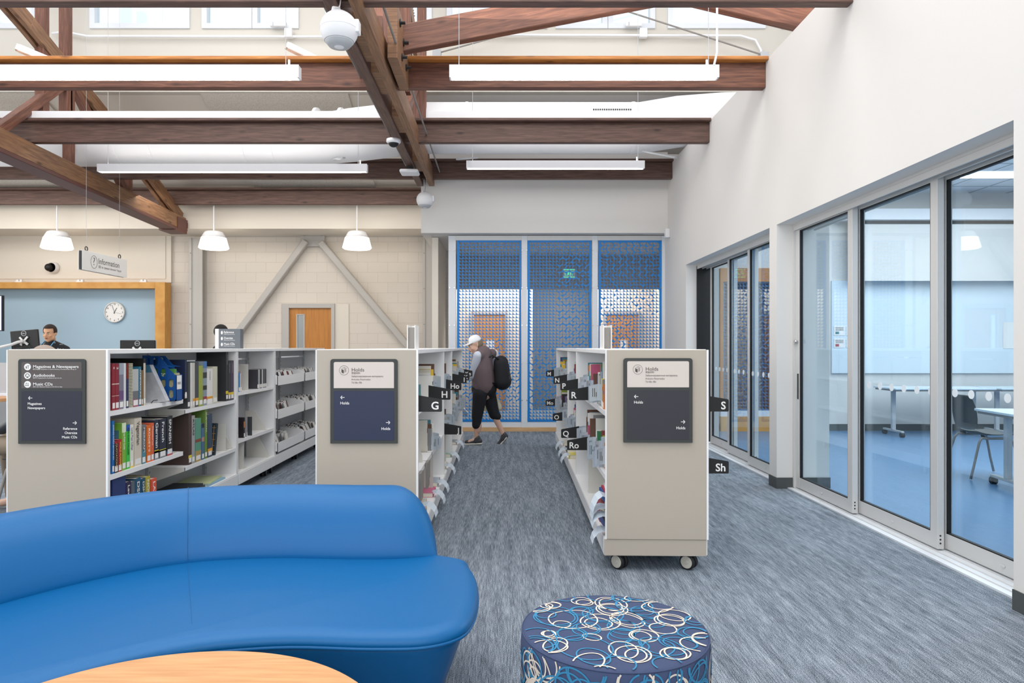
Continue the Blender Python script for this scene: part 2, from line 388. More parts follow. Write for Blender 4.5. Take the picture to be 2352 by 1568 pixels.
# classroom shell
sb('wall_classroom', 'white_wall', (2.81, 3.6, YG, YG+0.12, 0, 3.9), (3.6, 4.75, YG, YG+0.12, 2.55, 3.9), (4.75, 10.2, YG, YG+0.12, 0, 3.9))
sb('wall_beyond_classroom', 'sill_wood', (3.12, 5.2, YG+1.6, YG+1.7, 0, 3.9), (5.1, 5.2, YG+0.12, YG+1.6, 0, 3.9), (3.12, 5.2, YG+0.1, YG+1.7, 3.3, 3.4), (3.12, 5.2, YG+0.12, YG+1.7, -0.1, 0))
sb('ceiling_classroom', 'white_paint', (3.12, 10.2, -4, YG, 3.84, 3.9))
b = MB('rubber_base'); b.box(4.75, 10.2, YG-0.01, YG, 0, 0.11); b.box(3.12, 3.6, YG-0.01, YG, 0, 0.11); struct(b.build('baseboard_classroom'))
# ceiling grid of the classroom
b = MB('grey_metal')
for i in range(12): b.box(3.3+i*0.61, 3.32+i*0.61, 0, YG, 3.834, 3.84)
for i in range(17): b.box(3.12, 10.2, i*0.66, i*0.66+0.02, 3.834, 3.84)
struct(b.build('ceiling_grid'))
# lobby behind the screens
LY = 13.0*K
sb('wall_lobby', 'cream_wall', (-1.0, 0.72, LY, LY+0.1, 0, 3.3), (2.05, 3.4, LY, LY+0.1, 0, 3.3), (3.3, 3.4, YG+0.15, LY, 0, 3.3), (-1.1, -1.0, YS+0.4, LY, 0, 3.14))
sb('wall_lobby_bulkhead', 'grey_steel', (-1.0, 3.3, 11.9*K, 11.95*K, 2.48, 3.14))
sb('ceiling_lobby', 'white_wall', (-1.1, 3.4, YB, LY+0.1, 3.3, 3.4), (2.65, 3.3, YG+0.15, YB, 3.147, 3.2))
sb('wall_lobby_recess', 'recess_wall', (0.72, 2.05, LY+1.2, LY+1.3, 0, 3.3), (0.62, 0.72, LY+0.1, LY+1.2, 0, 3.3), (2.05, 2.15, LY+0.1, LY+1.2, 0, 3.3), (0.7, 2.1, LY, LY+1.3, 3.3, 3.4))
# ---------------------------------------------------------------- sliding glass doors (structure: door_n > frame parts)
def door_leaf(n, x, y0, y1, stile_near, stile_far, pull=False, dots=()):
    z0, z1 = 0.022, 2.50; t = 0.045
    r = struct(empty('door_%d' % n, (x, y0, 0)))
    L = y1-y0
    MB('alu').box(0, t, 0, stile_near, z0, z1).build('stile', r, bevel=0.002)
    MB('alu').box(0, t, L-stile_far, L, z0, z1).build('stile', r, bevel=0.002)
    MB('alu').box(0.002, t-0.002, stile_near, L-stile_far, z0, z0+0.10).build('bottom_rail', r, bevel=0.002)
    MB('alu').box(0.002, t-0.002, stile_near, L-stile_far, z1-0.05, z1).build('top_rail', r, bevel=0.002)
    g = MB('black_gasket'); a, c = stile_near, L-stile_far
    g.box(0.006, 0.03, a, a+0.012, z0+0.10, z1-0.05).box(0.006, 0.03, c-0.012, c, z0+0.10, z1-0.05).box(0.006, 0.03, a, c, z0+0.10, z0+0.108).box(0.006, 0.03, a, c, z1-0.06, z1-0.05)
    g.build('gasket', r)
    MB('glass_blue').box(0.018, 0.024, a, c, z0+0.10, z1-0.05).build('pane', r)
    b = MB('black_plastic')
    for zz in (0.06, 0.085, 0.11): b.cyl((0.02, -0.0015, zz), (0.02, 0.002, zz), 0.006, n=10)
    b.build('screw_cover', r)
    MB('alu').ball((-0.001, L*0.5, z0+0.05), 0.02, 12, 6, (0.15, 1, 0.5)).build('roller_cap', r)
    for k, yy in enumerate(dots):
        MB('frost_dot').lathe([(0.0001, 0.0165), (0.028, 0.0165), (0.028, 0.0178), (0.0001, 0.0178)], (0, yy-y0, 1.053), 24, 'x').build('safety_dot', r)
    if pull:
        MB('black_plastic').box(-0.004, 0.004, L-stile_far+0.012, L-stile_far+0.036, 0.86, 1.10).build('flush_pull', r)
        MB('chrome').lathe([(0.0001, -0.03), (0.018, -0.03), (0.022, -0.02), (0.012, 0)], (0, L-stile_far/2, 1.4), 16, 'x').build('lock_cylinder', r)
    return r
def dots_in(x, a, c, sp=0.153, off=0.0):
    y = 3.0*K+off; out = []
    while y < c-0.08:
        if y > a+0.08: out.append(y)
        y += sp
    return out
X1, X2, X3 = 2.82, 2.88, 2.94
a_, c_ = 4.87*K, 5.80*K; door_leaf(1, X1, a_, c_, 0.075, 0.075, True)
a_, c_ = 4.008*K, 4.93*K; door_leaf(2, X2, a_, c_, 0.075, 0.06, False, dots_in(X2, a_, c_))
a_, c_ = 3.05*K, 4.07*K; door_leaf(3, X3, a_, c_, 0.06, 0.06, False, dots_in(X3, a_, c_))
a_, c_ = 5.99*K, 6.93*K; door_leaf(4, X1, a_, c_, 0.06, 0.06, False, dots_in(X1, a_, c_))
a_, c_ = 6.88*K, 7.70*K; door_leaf(5, X2, a_, c_, 0.06, 0.06, False, dots_in(X2, a_, c_))
a_, c_ = 7.64*K, 8.50*K; door_leaf(6, X3, a_, c_, 0.06, 0.06, False, dots_in(X3, a_, c_))
b = MB('black_gasket').box(2.80, 3.0, OB[1]-0.03, OB[1]-0.002, 0, 2.5); b.use('alu')
for o_ in (OA, OB):
    b.box(2.80, 3.02, o_[0], o_[1], 2.5, 2.522)
    for xx in (2.80, 2.868, 2.928, 2.99): b.box(xx, xx+0.012, o_[0]+0.002, o_[1]-0.032, 2.455, 2.499)
b.box(2.80, 2.83, OA[1]-0.03, OA[1], 0, 2.5)
struct(b.build('trim_door_frame'))
# ---------------------------------------------------------------- cut metal screens
def screen_panel(name, x0, x1, z0, z1, y, cell, rule, m, label, nb=0.03, parent=None):
    nx = int(round((x1-x0-2*nb)/cell)); nz = int(round((z1-z0-2*nb)/cell)); cx = (x1-x0-2*nb)/nx; cz = (z1-z0-2*nb)/nz
    vs = {}; V = []; F = []
    def vid(x, z):
        k = (round(x, 5), round(z, 5))
        if k not in vs: vs[k] = len(V); V.append((x, 0.0, z))
        return vs[k]
    rnd = random.Random(len(name)*31+int(x0*100))
    mg = 0.055; n = 6
    for i in range(nx):
        for j in range(nz):
            u = (i+0.5)/nx; v = (j+0.5)/nz
            q = rule(i, j, u, v, rnd)   # corner that keeps its right angle: 0 bl 1 br 2 tr 3 tl
            base = [(0, 0), (1, 0), (1, 1), (0, 1)]
            C = base[q]; A = base[(q+1) % 4]; O = base[(q+2) % 4]; B_ = base[(q+3) % 4]
            def inn(p): return (mg+(1-2*mg)*p[0], mg+(1-2*mg)*p[1])
            ci = inn(C); ai = inn(A); bi = inn(B_)
            arc = [(ci[0]+(ai[0]-ci[0])*math.cos(t)+(bi[0]-ci[0])*math.sin(t), ci[1]+(ai[1]-ci[1])*math.cos(t)+(bi[1]-ci[1])*math.sin(t)) for t in [math.pi/2*k/n for k in range(n+1)]]
            outr = []
            for k in range(n+1):
                f = k/n
                outr.append((A[0]+(O[0]-A[0])*2*f, A[1]+(O[1]-A[1])*2*f) if f <= 0.5 else (O[0]+(B_[0]-O[0])*(2*f-1), O[1]+(B_[1]-O[1])*(2*f-1)))
            inner = [ci]+arc; outer = [C]+outr
            gx, gz = x0+nb+i*cx, z0+nb+j*cz
            I = [vid(gx+p[0]*cx, gz+p[1]*cz) for p in inner]; Ou = [vid(gx+p[0]*cx, gz+p[1]*cz) for p in outer]
            for k in range(len(I)):
                l = (k+1) % len(I)
                F.append((I[k], I[l], Ou[l], Ou[k]) if len({I[k], I[l], Ou[l], Ou[k]}) == 4 else None)
    F = [f for f in F if f]
    b = MB(m); b.add([(p[0], 0, p[2]) for p in V], F)
    b.box(x0, x0+nb, -0.004, 0.004, z0, z1).box(x1-nb, x1, -0.004, 0.004, z0, z1).box(x0+nb, x1-nb, -0.004, 0.004, z0, z0+nb).box(x0+nb, x1-nb, -0.004, 0.004, z1-nb, z1)
    if parent is None:
        o = b.build(name, loc=(0, y, 0)); tag(o, label, 'screen panel', 'laser-cut blue screens between the aluminium posts')
    else: o = b.build(name, parent, (0, y, 0))
    md = o.modifiers.new('s', 'SOLIDIFY'); md.thickness = 0.006; md.offset = 0
    return o
def rule_a(i, j, u, v, r):
    if v < 0.36+0.1*math.sin(i*0.7) and v > 0.1 and (u > 0.62 or v < 0.3): return (0, 1, 2, 3)[(i % 2)+2*((i+j) % 2)] if r.random() < 0.75 else 2
    return 2
def rule_b(i, j, u, v, r):
    if v < 0.4 and v > 0.07 and u < 0.6: return r.choice((0, 1, 2, 3)) if (i//2+j//2) % 2 else (i+2*j) % 4
    if u > 0.42+0.3*abs(v-0.7) and 0.3 < v < 0.92: return (i % 2)*1+2*(j % 2) if r.random() < 0.6 else r.choice((0, 1, 3))
    return 2
def rule_c(i, j, u, v, r):
    if v > 0.8: return {(0, 0): 1, (1, 0): 3, (0, 1): 2, (1, 1): 0}[(i % 2, j % 2)] if r.random() < 0.8 else r.randrange(4)
    if v > 0.6: return (i+j) % 4 if r.random() < 0.3 else 2
    if u < 0.55: return r.choice((0, 1, 2, 3, 1, 0))
    return 2
DS = 9.77
sy = DS*K; zs0, zs1 = W(0, 968, DS).z, W(0, 552, DS).z
for k, (a, c, rl, lb) in enumerate(((1050, 1197, rule_a, 'blue perforated metal screen behind the walking person, first from the grey column'), (1212, 1358, rule_b, 'blue perforated metal screen in the middle, with the green exit sign behind it'), (1375, 1519, rule_c, 'blue perforated metal screen next to the white right wall'))):
    screen_panel('perforated_screen', W(a, 0, DS).x, W(c, 0, DS).x, zs0, zs1, sy, 0.0525, rl, 'screen_blue', lb)
b = thing('aluminium_framework', 'white aluminium framework with posts holding the three blue perforated screens', 'framework', (0, sy+0.02, 0))
zt = W(0, 541, DS).z; zb = W(0, 981, DS).z
for a, c in ((1030, 1047), (1198, 1211), (1360, 1373), (1520, 1527)):
    MB('white_alu').box(W(a, 0, DS).x, W(c, 0, DS).x, -0.03, 0.08, zb-0.04, zt).build('post', b, bevel=0.003)
    x = W((a+c)/2, 0, DS).x
    for zz in (0.5, 1.1, 1.7, 2.3, 2.9):
        q = MB('chrome')
        for s_ in (-0.038, 0.038): q.cyl((x+s_, -0.045, zz), (x+s_, -0.028, zz), 0.009, n=8)
        q.build('bolt', b)
for i, (a, c) in enumerate(((1047, 1198), (1211, 1360), (1373, 1520))):
    MB('white_alu').box(W(a, 0, DS).x, W(c, 0, DS).x, -0.02, 0.07, zb, zs0+0.0).build('bottom_rail', b, bevel=0.003)
    MB('alu').box(W(a, 0, DS).x, W(c, 0, DS).x, -0.03, 0.07, zs1, zt).build('head_rail', b, bevel=0.003)
b = MB('sill_wood').box(W(1045, 0, DS).x, XW, sy-0.02, sy+0.1, 0.0, zb)
struct(b.build('trim_wood_sill', bevel=0.002))
# second screen seen through the classroom glass
r = thing('screen_in_classroom', 'patterned screen in a wooden frame on the end wall of the classroom, beside the whiteboard', 'screen panel', (0, YG-0.02, 0))
mat('screen_brown', '4E6A88', 0.5)
screen_panel('cut_sheet', 3.6, 4.72, 0.33, 2.4, 0.0, 0.0525, rule_b, 'screen_brown', '', 0.02, parent=r)
b = MB('door_wood').box(3.55, 4.77, -0.03, 0.03, 2.4, 2.62).box(3.55, 3.6, -0.03, 0.03, 0.33, 2.4).box(4.72, 4.77, -0.03, 0.03, 0.33, 2.4); b.build('wood_frame', r, bevel=0.003)
MB('white_alu').box(3.55, 4.77, -0.06, 0.03, 0.24, 0.33).build('bottom_rail', r); MB('oak_trim').box(3.55, 4.77, -0.07, 0.03, 0.0, 0.24).build('wood_base', r, bevel=0.004)
# ---------------------------------------------------------------- roof timbers
zP = 3.93
def purlin(d, x0, x1, label, m='timber_dark', top='timber_dark', zb=zP):
    r = thing('timber_purlin', label, 'beam', (x0, d*K, zb), group='timber purlins across the hall')
    beam('web', (x0, d*K, zb+0.125), (x1, d*K, zb+0.125), 0.09, 0.25, m, r)
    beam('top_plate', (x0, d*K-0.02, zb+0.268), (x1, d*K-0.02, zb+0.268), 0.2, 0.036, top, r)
    return r
purlin(4.6, -9, XW, 'timber purlin at the very top edge, above both nearer strip lights')
purlin(6.1, -10, XW, 'timber purlin lit orange, right behind the nearer pair of strip lights', 'timber_red', 'timber_orange')  # lit look is painted into the orange timber of the top plate
purlin(7.72, -11, XW, 'timber purlin carrying the long white trough on its top', 'timber_dark')
purlin(9.37, -12, XW, 'timber purlin right behind the farther pair of strip lights', 'timber_dark')
purlin(11.05, -12, -1.234, 'farthest and lowest looking timber purlin, above the three pendant lamps', 'timber_dark')
ARC = [(11.3, 3.85), (10.4, 4.3), (9.34, 4.83), (8.44, 5.2), (7.66, 5.52), (7.0, 5.76), (5.5, 6.15), (3.5, 6.45)]
def arc_z(d):
    for (d0, z0), (d1, z1) in zip(ARC, ARC[1:]):
        if d1 <= d <= d0: return z0+(z1-z0)*(d0-d)/(d0-d1)
    return 6.4
def truss(x, d_end, zend, znear, label, planks=(-0.1, 0.1), steel=False, dn=3.2, tall=()):
    r = thing('roof_truss', label, 'truss', (x, d_end*K, zend), group='bowstring timber roof trusses')
    for s_, (p, wd) in enumerate(((planks[0], 0.1), (planks[1], 0.085))):
        beam('bottom_chord', (x+p, dn*K, znear+0.12), (x+p, d_end*K, zend+0.12), wd, 0.24, 'timber_tan' if s_ else 'timber_dark', r)
    for (d0, z0), (d1, z1) in zip(ARC[:-1], ARC[1:]):
        if d0 > d_end+0.8: continue
        for p in (planks[0]*0.55, planks[1]*0.55):
            beam('top_chord', (x+p, d0*K, z0-0.1), (x+p, d1*K, z1-0.1), 0.06, 0.2, 'timber_tan', r)
    for d, dx in tall: beam('monitor_post', (x+dx, d*K, 4.3), (x+dx, d*K, 7.25), 0.12, 0.12, 'timber_red', r)
    def ch(d): return zend+(znear-zend)*(d_end-d)/(d_end-dn)+0.14
    posts = [4.4, 5.75, 7.1, 8.42, 9.75]
    for d in posts:
        beam('web_post', (x, d*K, ch(d)), (x, d*K, arc_z(d)-0.12), 0.12, 0.1, 'timber_red', r)
    for d0, d1 in ((4.4, 5.75), (7.1, 5.75), (7.1, 8.42), (9.75, 8.42)):
        beam('web_diagonal', (x+0.02, d0*K, ch(d0)), (x+0.02, d1*K, arc_z(d1)-0.15), 0.1, 0.12, 'timber_red', r)
    for d in (5.75, 8.42):
        q = MB('black_plastic')
        for k in range(4):
            q.cyl((x+planks[1]+0.04, d*K+0.1*k-0.15, arc_z(d)-0.16-0.02*k), (x+planks[1]+0.075, d*K+0.1*k-0.15, arc_z(d)-0.16-0.02*k), 0.018, n=8)
        q.build('bolt', r)
    for d in (5.2, 5.9, 7.0, 8.6):
        MB('timber_tan').box(-0.12, 0.12, d*K-0.28-d_end*K, d*K+0.28-d_end*K, znear-zend+0.03, znear-zend+0.21).build('spacer_block', r) if not steel else None
    if steel:
        beam('steel_angle', (x+0.02, dn*K, znear-0.03), (x+0.02, (d_end-0.05)*K, zend-0.03), 0.26, 0.05, 'painted_steel_brown', r)
        MB('painted_steel_brown').box(-0.15, 0.15, -0.45, 0.0, -0.06, 0.0).box(-0.15, -0.137, -0.35, 0.02, 0, 0.2).box(0.137, 0.15, -0.35, 0.02, 0, 0.2).box(-0.16, 0.16, 0.0, 0.012, 0.05, 0.15).build('end_shoe', r)
    return r
truss(-1.155, 9.55, 3.87, 3.87, 'central timber roof truss ending above the soffit, with speaker and cameras under it', planks=(-0.085, 0.095), tall=((6.35, -0.02), (7.1, 0.06), (7.75, -0.03), (8.45, 0.08)))
truss(-5.95, 11.32, 3.505, 3.83, 'timber roof truss with a brown steel angle, over the information desk', steel=True, planks=(-0.09, 0.09), tall=((7.93, 0.0), (8.36, 0.0)))
truss(3.95, 9.6, 3.9, 3.9, 'timber roof truss partly seen over the top of the white right wall')
# bolted side plate on the central truss
r = thing('truss_splice', 'timber splice block with big bolts on the side of the central truss', 'splice', (-0.99, 5.6*K, 3.9))
MB('timber_tan').box(0, 0.09, -0.25, 0.5, 0.0, 0.5).build('block', r, bevel=0.006)
for k, (yy, zz) in enumerate(((-0.1, 0.38), (0.12, 0.30), (0.02, 0.12), (0.3, 0.14))):
    q = MB('black_plastic').cyl((0.09, yy, zz), (0.1, yy, zz), 0.035, n=14).cyl((0.1, yy, zz), (0.14, yy, zz), 0.014, n=6).build('bolt', r)
for p0, p1, lb, nm in (((-1.0, 5.75*K, 4.23), (1.75, 5.9*K, 4.83), 'timber brace rising from the central truss towards the right', 'a'), ((3.8, 5.9*K, 4.33), (1.3, 5.9*K, 4.92), 'timber brace coming down to the top of the right wall', 'b')):
    o = beam('timber_brace', p0, p1, 0.1, 0.25, 'timber_red'); tag(o, lb, 'beam')
for x, lb in ((-1.38, 'thin steel tie rod running beside the central truss, on its left'), (-0.915, 'thin steel tie rod running beside the central truss, on its right')):
    o = MB('grey_trim').cyl((x, 3*K, 4.04), (x, 9.55*K, 4.03), 0.011, n=8).build('tie_rod'); tag(o, lb, 'rod')
for (px0, py0), (px1, py1), lb in (((1005, 122), (1475, -8), 'thin sagging steel rod from the bracket beside the central truss'), ((1385, 8), (1757, 128), 'thin steel rod slanting down to the bracket near the right wall')):
    a, c = W(px0, py0, 8.8), W(px1, py1, 8.8); r = thing('brace_rod', lb, 'rod', tuple(a))
    MB('grey_trim').cyl((0, 0, 0), tuple(c-a), 0.012, n=8).build('rod', r)
    e = (0, 0, 0) if py0 > py1 else tuple(c-a)
    MB('grey_metal').box(e[0]-0.07, e[0]+0.05, e[1]-0.03, e[1]+0.12, e[2]-0.06, e[2]+0.05).build('bracket', r, bevel=0.004)
# ---------------------------------------------------------------- duct
def tubeo(name, m, pts, r, parent=None, n=32, loc=None):
    return MB(m).tube(pts, r, n).build(name, parent, loc, smooth=True)
dd = 8.75*K
r = thing('air_duct', 'big round white air duct running across the hall behind the timber purlins', 'duct', (0, dd, 4.39))
pts = [(-12, 0, -0.1)]+[(-6+i*0.5, 0, -0.1) for i in range(7)]+[(-2.55, 0, -0.06), (-2.1, 0, 0.0), (-1.6, 0, 0.06), (-1.2, 0, 0.1)]+[(x, 0, 0.1) for x in (0, 1, 2.0)]+[(2.55, 0, 0.19), (3.2, 0, 0.24), (4.2, 0, 0.26), (6, 0, 0.26)]
rs = [0.34]*8+[0.35, 0.37, 0.37, 0.355]+[0.355]*7
tubeo('duct_body', 'white_paint', pts, rs, r)
for x in (-5.4, -4.9, -3.6, -3.2, -2.6, -2.25, -1.45, -0.46, 1.9):
    z = -0.1 if x < -2.6 else (0.0 if x < -2 else 0.1); R_ = 0.347 if x < -2.6 else (0.377 if x < -1.4 else 0.362)
    MB('white_paint').tube([(x-0.02, 0, z), (x+0.02, 0, z)], R_, 32).build('duct_band', r, smooth=False)
q = MB('white_paint').box(1.27, 1.86, -0.36, -0.30, 0.16, 0.27); q.use('black_gasket')
for i in range(18):
    for j in range(3): q.box(1.295+i*0.03, 1.315+i*0.03, -0.363, -0.358, 0.18+j*0.028, 0.198+j*0.028)
q.build('grille', r)
MB('white_paint').box(-3.9, -3.2, -0.42, -0.32, 0.05, 0.15).build('access_box', r)
for x, zb in ((-2.2, 3.86), (-0.44, 3.85), (2.2, 3.82)):
    o = MB('grey_metal').bar((x-0.16, dd-0.1, 4.015 if x < 0 else 4.13), (x+0.14, dd-0.75, 3.86), 0.035, 0.02).build('strut_channel'); tag(o, {-2.2: 'slotted metal strut above the end of the farther left strip light', -0.44: 'short metal strut hanging under the duct near the soffit corner', 2.2: 'slotted metal strut above the end of the farther right strip light'}[x], 'strut')
# white trough on the middle purlin
o = MB('white_paint').box(-11, -1.42, 7.72*K-0.06, 7.72*K+0.06, 4.218, 4.32).build('light_trough', bevel=0.003); tag(o, 'long white uplight trough on the middle purlin, left of the central truss', 'light')
o = MB('white_paint').box(-0.9, XW-0.02, 7.72*K-0.06, 7.72*K+0.06, 4.218, 4.32).build('light_trough', bevel=0.003); tag(o, 'long white uplight trough on the middle purlin, right of the central truss', 'light')
# ---------------------------------------------------------------- strip lights
mat('up_glow', 'FFFAF2', 0.5, emit=5.0)
def strip(x0, x1, d, z, label, h=0.112):
    r = thing('strip_light', label, 'light', ((x0+x1)/2, d*K, z), group='suspended white strip lights'); L = (x1-x0)/2
    MB('white_paint').box(-L, L, -0.003, 0.0, 0, h).box(-L, L, 0.08, 0.083, 0, h).box(-L, L, 0, 0.08, h-0.003, h).box(-L, -L+0.015, 0, 0.08, 0, h).box(L-0.015, L, 0, 0.08, 0, h).build('housing', r)
    MB('lamp_glow').box(-L+0.02, L-0.09, 0.004, 0.078, 0.002, 0.012).build('diffuser', r)
    MB('up_glow').box(-L+0.05, L-0.05, 0.01, 0.07, h, h+0.002).build('upper_diffuser', r)  # unseen glowing strip added on top to brighten the ceiling
    for s_ in ((-1, 1) if L < 2 else (-0.75, 0.95)):
        MB('grey_metal').cyl((s_*L*0.93, 0.04, h), (s_*L*0.93, 0.04, 7.3-z), 0.003, n=5).build('cable', r)
    MB('white_paint').cyl((L-0.1, 0.04, h), (L-0.1, 0.04, h+0.06), 0.01, n=8).build('cord_grip', r)
strip(-5.5, -1.81, 5.5, 3.786, 'nearer strip light on the left, running out at the edge')
strip(-0.452, 1.984, 5.5, 3.786, 'nearer strip light right of the central truss')
strip(-5.5, -1.81, 8.33, 3.75, 'farther strip light left of the central truss, in front of the duct', 0.105)
strip(-0.452, 1.987, 8.33, 3.795, 'farther strip light right of the central truss, above the soffit', 0.105)
# the conduit hanging to the right strip
o = MB('white_paint').tube([W(1647, -30, 5.5), W(1647, 120, 5.5), W(1640, 150, 5.5)], 0.01, 8).build('power_drop'); tag(o, 'white power drop hanging to the near right strip light', 'conduit')
# ---------------------------------------------------------------- pendants
def pendant(px, label, d=11.2):
    c = W(px, 573, d); r = thing('pendant_lamp', label, 'lamp', (c.x, c.y, c.z), group='white pendant lamps in front of the block wall')
    MB('white_paint').lathe([(0.001, 0.335), (0.13, 0.332), (0.158, 0.32), (0.168, 0.305), (0.217, 0.215), (0.21, 0.215), (0.16, 0.3), (0.001, 0.31)], n=40).build('cap', r, smooth=True)
    MB('pendant_glow').lathe([(0.0001, 0.01), (0.15, 0.0), (0.24, 0.01), (0.264, 0.03), (0.2165, 0.216), (0.2, 0.22)], n=40).build('diffuser', r, smooth=True)
    MB('white_paint').cyl((0, 0, 0.31), (0, 0, zc(d)-c.z), 0.013, n=10).build('stem', r)
pendant(131, 'pendant lamp above the staffed desk, nearest the sign reading Information')
pendant(491, 'pendant lamp in front of the grey steel column')
pendant(820, 'pendant lamp to the right of the steel brace peak')
# ---------------------------------------------------------------- speakers, cameras, access point
def speaker(px, py, d, r_, label):
    c = W(px, py, d); r = thing('ball_speaker', label, 'speaker', tuple(c))
    MB('white_paint').ball((0, 0, 0), r_, 32, 20, (1, 1, 0.97)).build('shell', r, smooth=True)
    MB('grey_metal').lathe([(0.0001, -0.965*r_), (r_*0.55, -0.9*r_), (r_*0.7, -0.72*r_), (r_*0.72, -0.66*r_), (r_*0.78, -0.64*r_)], n=32).build('grille', r, smooth=True)
    MB('white_paint').lathe([(r_*1.004, -0.02*r_), (r_*1.012, 0.0), (r_*1.004, 0.02*r_)], n=32).build('seam_ring', r)
    MB('white_paint').box(r_*0.85, r_*1.1, -0.04, 0.04, -0.03, 0.06).build('bracket', r, bevel=0.006)
    MB('white_paint').tube([(-0.03, -r_*0.7, r_*0.3), (-0.03, -r_*0.3, r_*1.0), (0, 0, r_*1.1)], 0.014, 8).build('yoke', r, smooth=True)
    MB('chrome').tube([(0, 0, r_*1.05), (0.01, 0, r_*1.6), (0.0, 0.01, r_*3.2)], 0.006, 6).build('cable', r)
speaker(779, 68, 4.35, 0.134, 'large white ball speaker hanging at the near end of the central truss')
speaker(976, 459, 9.3, 0.13, 'small white ball speaker hanging at the corner of the soffit')
c = W(904, 258, 7.4); r = thing('dome_camera', 'white dome camera under the central truss', 'camera', (c.x, c.y, 3.87))
MB('white_paint').lathe([(0.0001, 0), (0.085, 0), (0.088, -0.03), (0.07, -0.05), (0.065, -0.05)], n=32).build('housing', r, smooth=True)
MB('black_plastic').ball((0, 0, -0.045), 0.062, 20, 12, (1, 1, 0.8)).build('dome', r, smooth=True)
c = W(941, 343, 8.5); r = thing('wifi_access_point', 'flat white wireless access point under the central truss', 'access point', (c.x, c.y, 3.86))
MB('white_paint').box(-0.13, 0.13, -0.12, 0.12, -0.1, -0.05).build('housing', r, bevel=0.03, seg=4)
MB('black_plastic').box(-0.05, 0.05, -0.05, 0.05, -0.052, 0.0).build('mount', r)
for px, lb in ((661, 'left of the central truss'), (1474, 'right of the central truss')):
    c = W(px-20, 58, 8.93); r = thing('junction_box', 'white junction box with sensor on the clerestory wall, ' + lb, 'junction box', tuple(c))
    MB('white_paint').box(-0.12, 0.12, -0.06, 0.0, -0.035, 0.03).build('sensor', r, bevel=0.01); MB('grey_metal').box(-0.08, -0.06, -0.062, -0.0, -0.03, 0.02).build('seam', r)
    MB('white_paint').box(0.09, 0.2, -0.05, 0.02, -0.19, -0.06).build('box', r, bevel=0.006)
o = MB('white_paint').tube([W(120, 77, 8.93), W(150, 73, 8.93), W(200, 83, 8.93), W(750, 84, 8.93), W(1130, 80, 8.93), W(1700, 82, 8.93), W(1735, 92, 8.93), W(1748, 115, 8.93), W(1750, 200, 8.93)], 0.018, 8).build('conduit', smooth=True)
tag(o, 'white conduit running along the clerestory wall under its windows', 'conduit')
for px, py, lb in ((75, 122, 'white spotlight on a bracket behind the far left end of the near purlin'), (690, 118, 'white spotlight above the right end of the near left strip light')):
    c = W(px, py, 6.15); r = thing('spotlight', lb, 'light', tuple(c))
    MB('white_paint').bar((-0.11, -0.05, 0.03), (0.13, 0.08, -0.05), 0.07, 0.07).build('head', r, bevel=0.01); MB('alu').bar((-0.125, -0.06, 0.035), (-0.108, -0.05, 0.029), 0.06, 0.06).build('lens', r)
    MB('grey_metal').bar((0.02, 0, 0), (0.02, 0, 4.218-c.z), 0.02, 0.02).build('bracket', r)
# door sensor on the wall corner
c = W(1525, 533, 9.5); o = MB('white_paint').box(-0.05, 0.02, -0.05, 0.05, -0.09, 0.05).build('motion_sensor', loc=(XW-0.02, c.y, c.z), bevel=0.012); tag(o, 'small white motion sensor in the corner beside the screens', 'sensor')
# ---------------------------------------------------------------- back wall fittings
def dB(px, py, d=12.15): return W(px, py, d)
# door in the block wall
r = struct(empty('door_7', (dB(663, 0).x, YB-0.02, 0)))
dw = dB(760, 0).x-dB(663, 0).x; dh = dB(0, 707).z
x0 = dB(681, 0).x-dB(663, 0).x; x1 = dB(696, 0).x-dB(663, 0).x; zt_ = dB(0, 723).z
MB('door_wood').box(0, x0, 0.02, 0.065, 0.01, dh).box(x1, dw, 0.02, 0.065, 0.01, dh).box(x0, x1, 0.02, 0.065, zt_, dh).box(x0, x1, 0.02, 0.065, 0.01, 1.05).build('door_leaf', r)
MB('grey_steel').box(x0-0.02, x0+0.004, 0.01, 0.07, 1.03, zt_+0.02).box(x1-0.004, x1+0.02, 0.01, 0.07, 1.03, zt_+0.02).box(x0, x1, 0.01, 0.07, zt_, zt_+0.02).box(x0, x1, 0.01, 0.07, 1.03, 1.05).build('vision_frame', r)
MB('glass_clear').box(x0, x1, 0.04, 0.046, 1.05, zt_).build('pane', r)
MB('chrome').cyl((dw-0.06, 0.02, 1.0), (dw-0.06, -0.03, 1.0), 0.012).box(dw-0.17, dw-0.05, -0.04, -0.025, 0.99, 1.01).build('door_handle', r)
b = MB('cream_wall'); a = dB(647, 0).x-dB(663, 0).x; e = dB(800, 0).x-dB(663, 0).x; zz = dB(0, 697).z
b.use('grey_steel').box(a, 0, -0.03, 0.12, 0, zz).box(0, dw, -0.03, 0.12, dh, zz).box(dw, dw+0.07, -0.03, 0.12, 0, zz); b.use('cream_wall').box(dw+0.07, e, 0.0, 0.12, 0, zz)
b.build('door_frame', r, bevel=0.004)
MB('white_wall').box(-0.3, dw+0.3, 1.4, 1.45, 0, 2.4).build('room_beyond', r)
MB('oak_trim').box(-0.3, dw+0.3, 0.2, 1.5, -0.05, 0.0).build('threshold', r)
o = MB('dye_2F6B4A_55' if flat('2F6B4A') else '').box(0.16, 0.33, 0.5, 0.54, 1.0, 1.85); o.use(flat('C8D4C0'))
rr = random.Random(3)
for i in range(40):
    x = 0.17+rr.random()*0.14; z = 1.02+rr.random()*0.8; o.box(x, x+0.02, 0.496, 0.5, z, z+0.012)
o = o.build('notice_board', loc=(dB(663, 0).x, YB, 0)); tag(o, 'green noticeboard with papers glimpsed through the slim window of the wooden door', 'noticeboard')
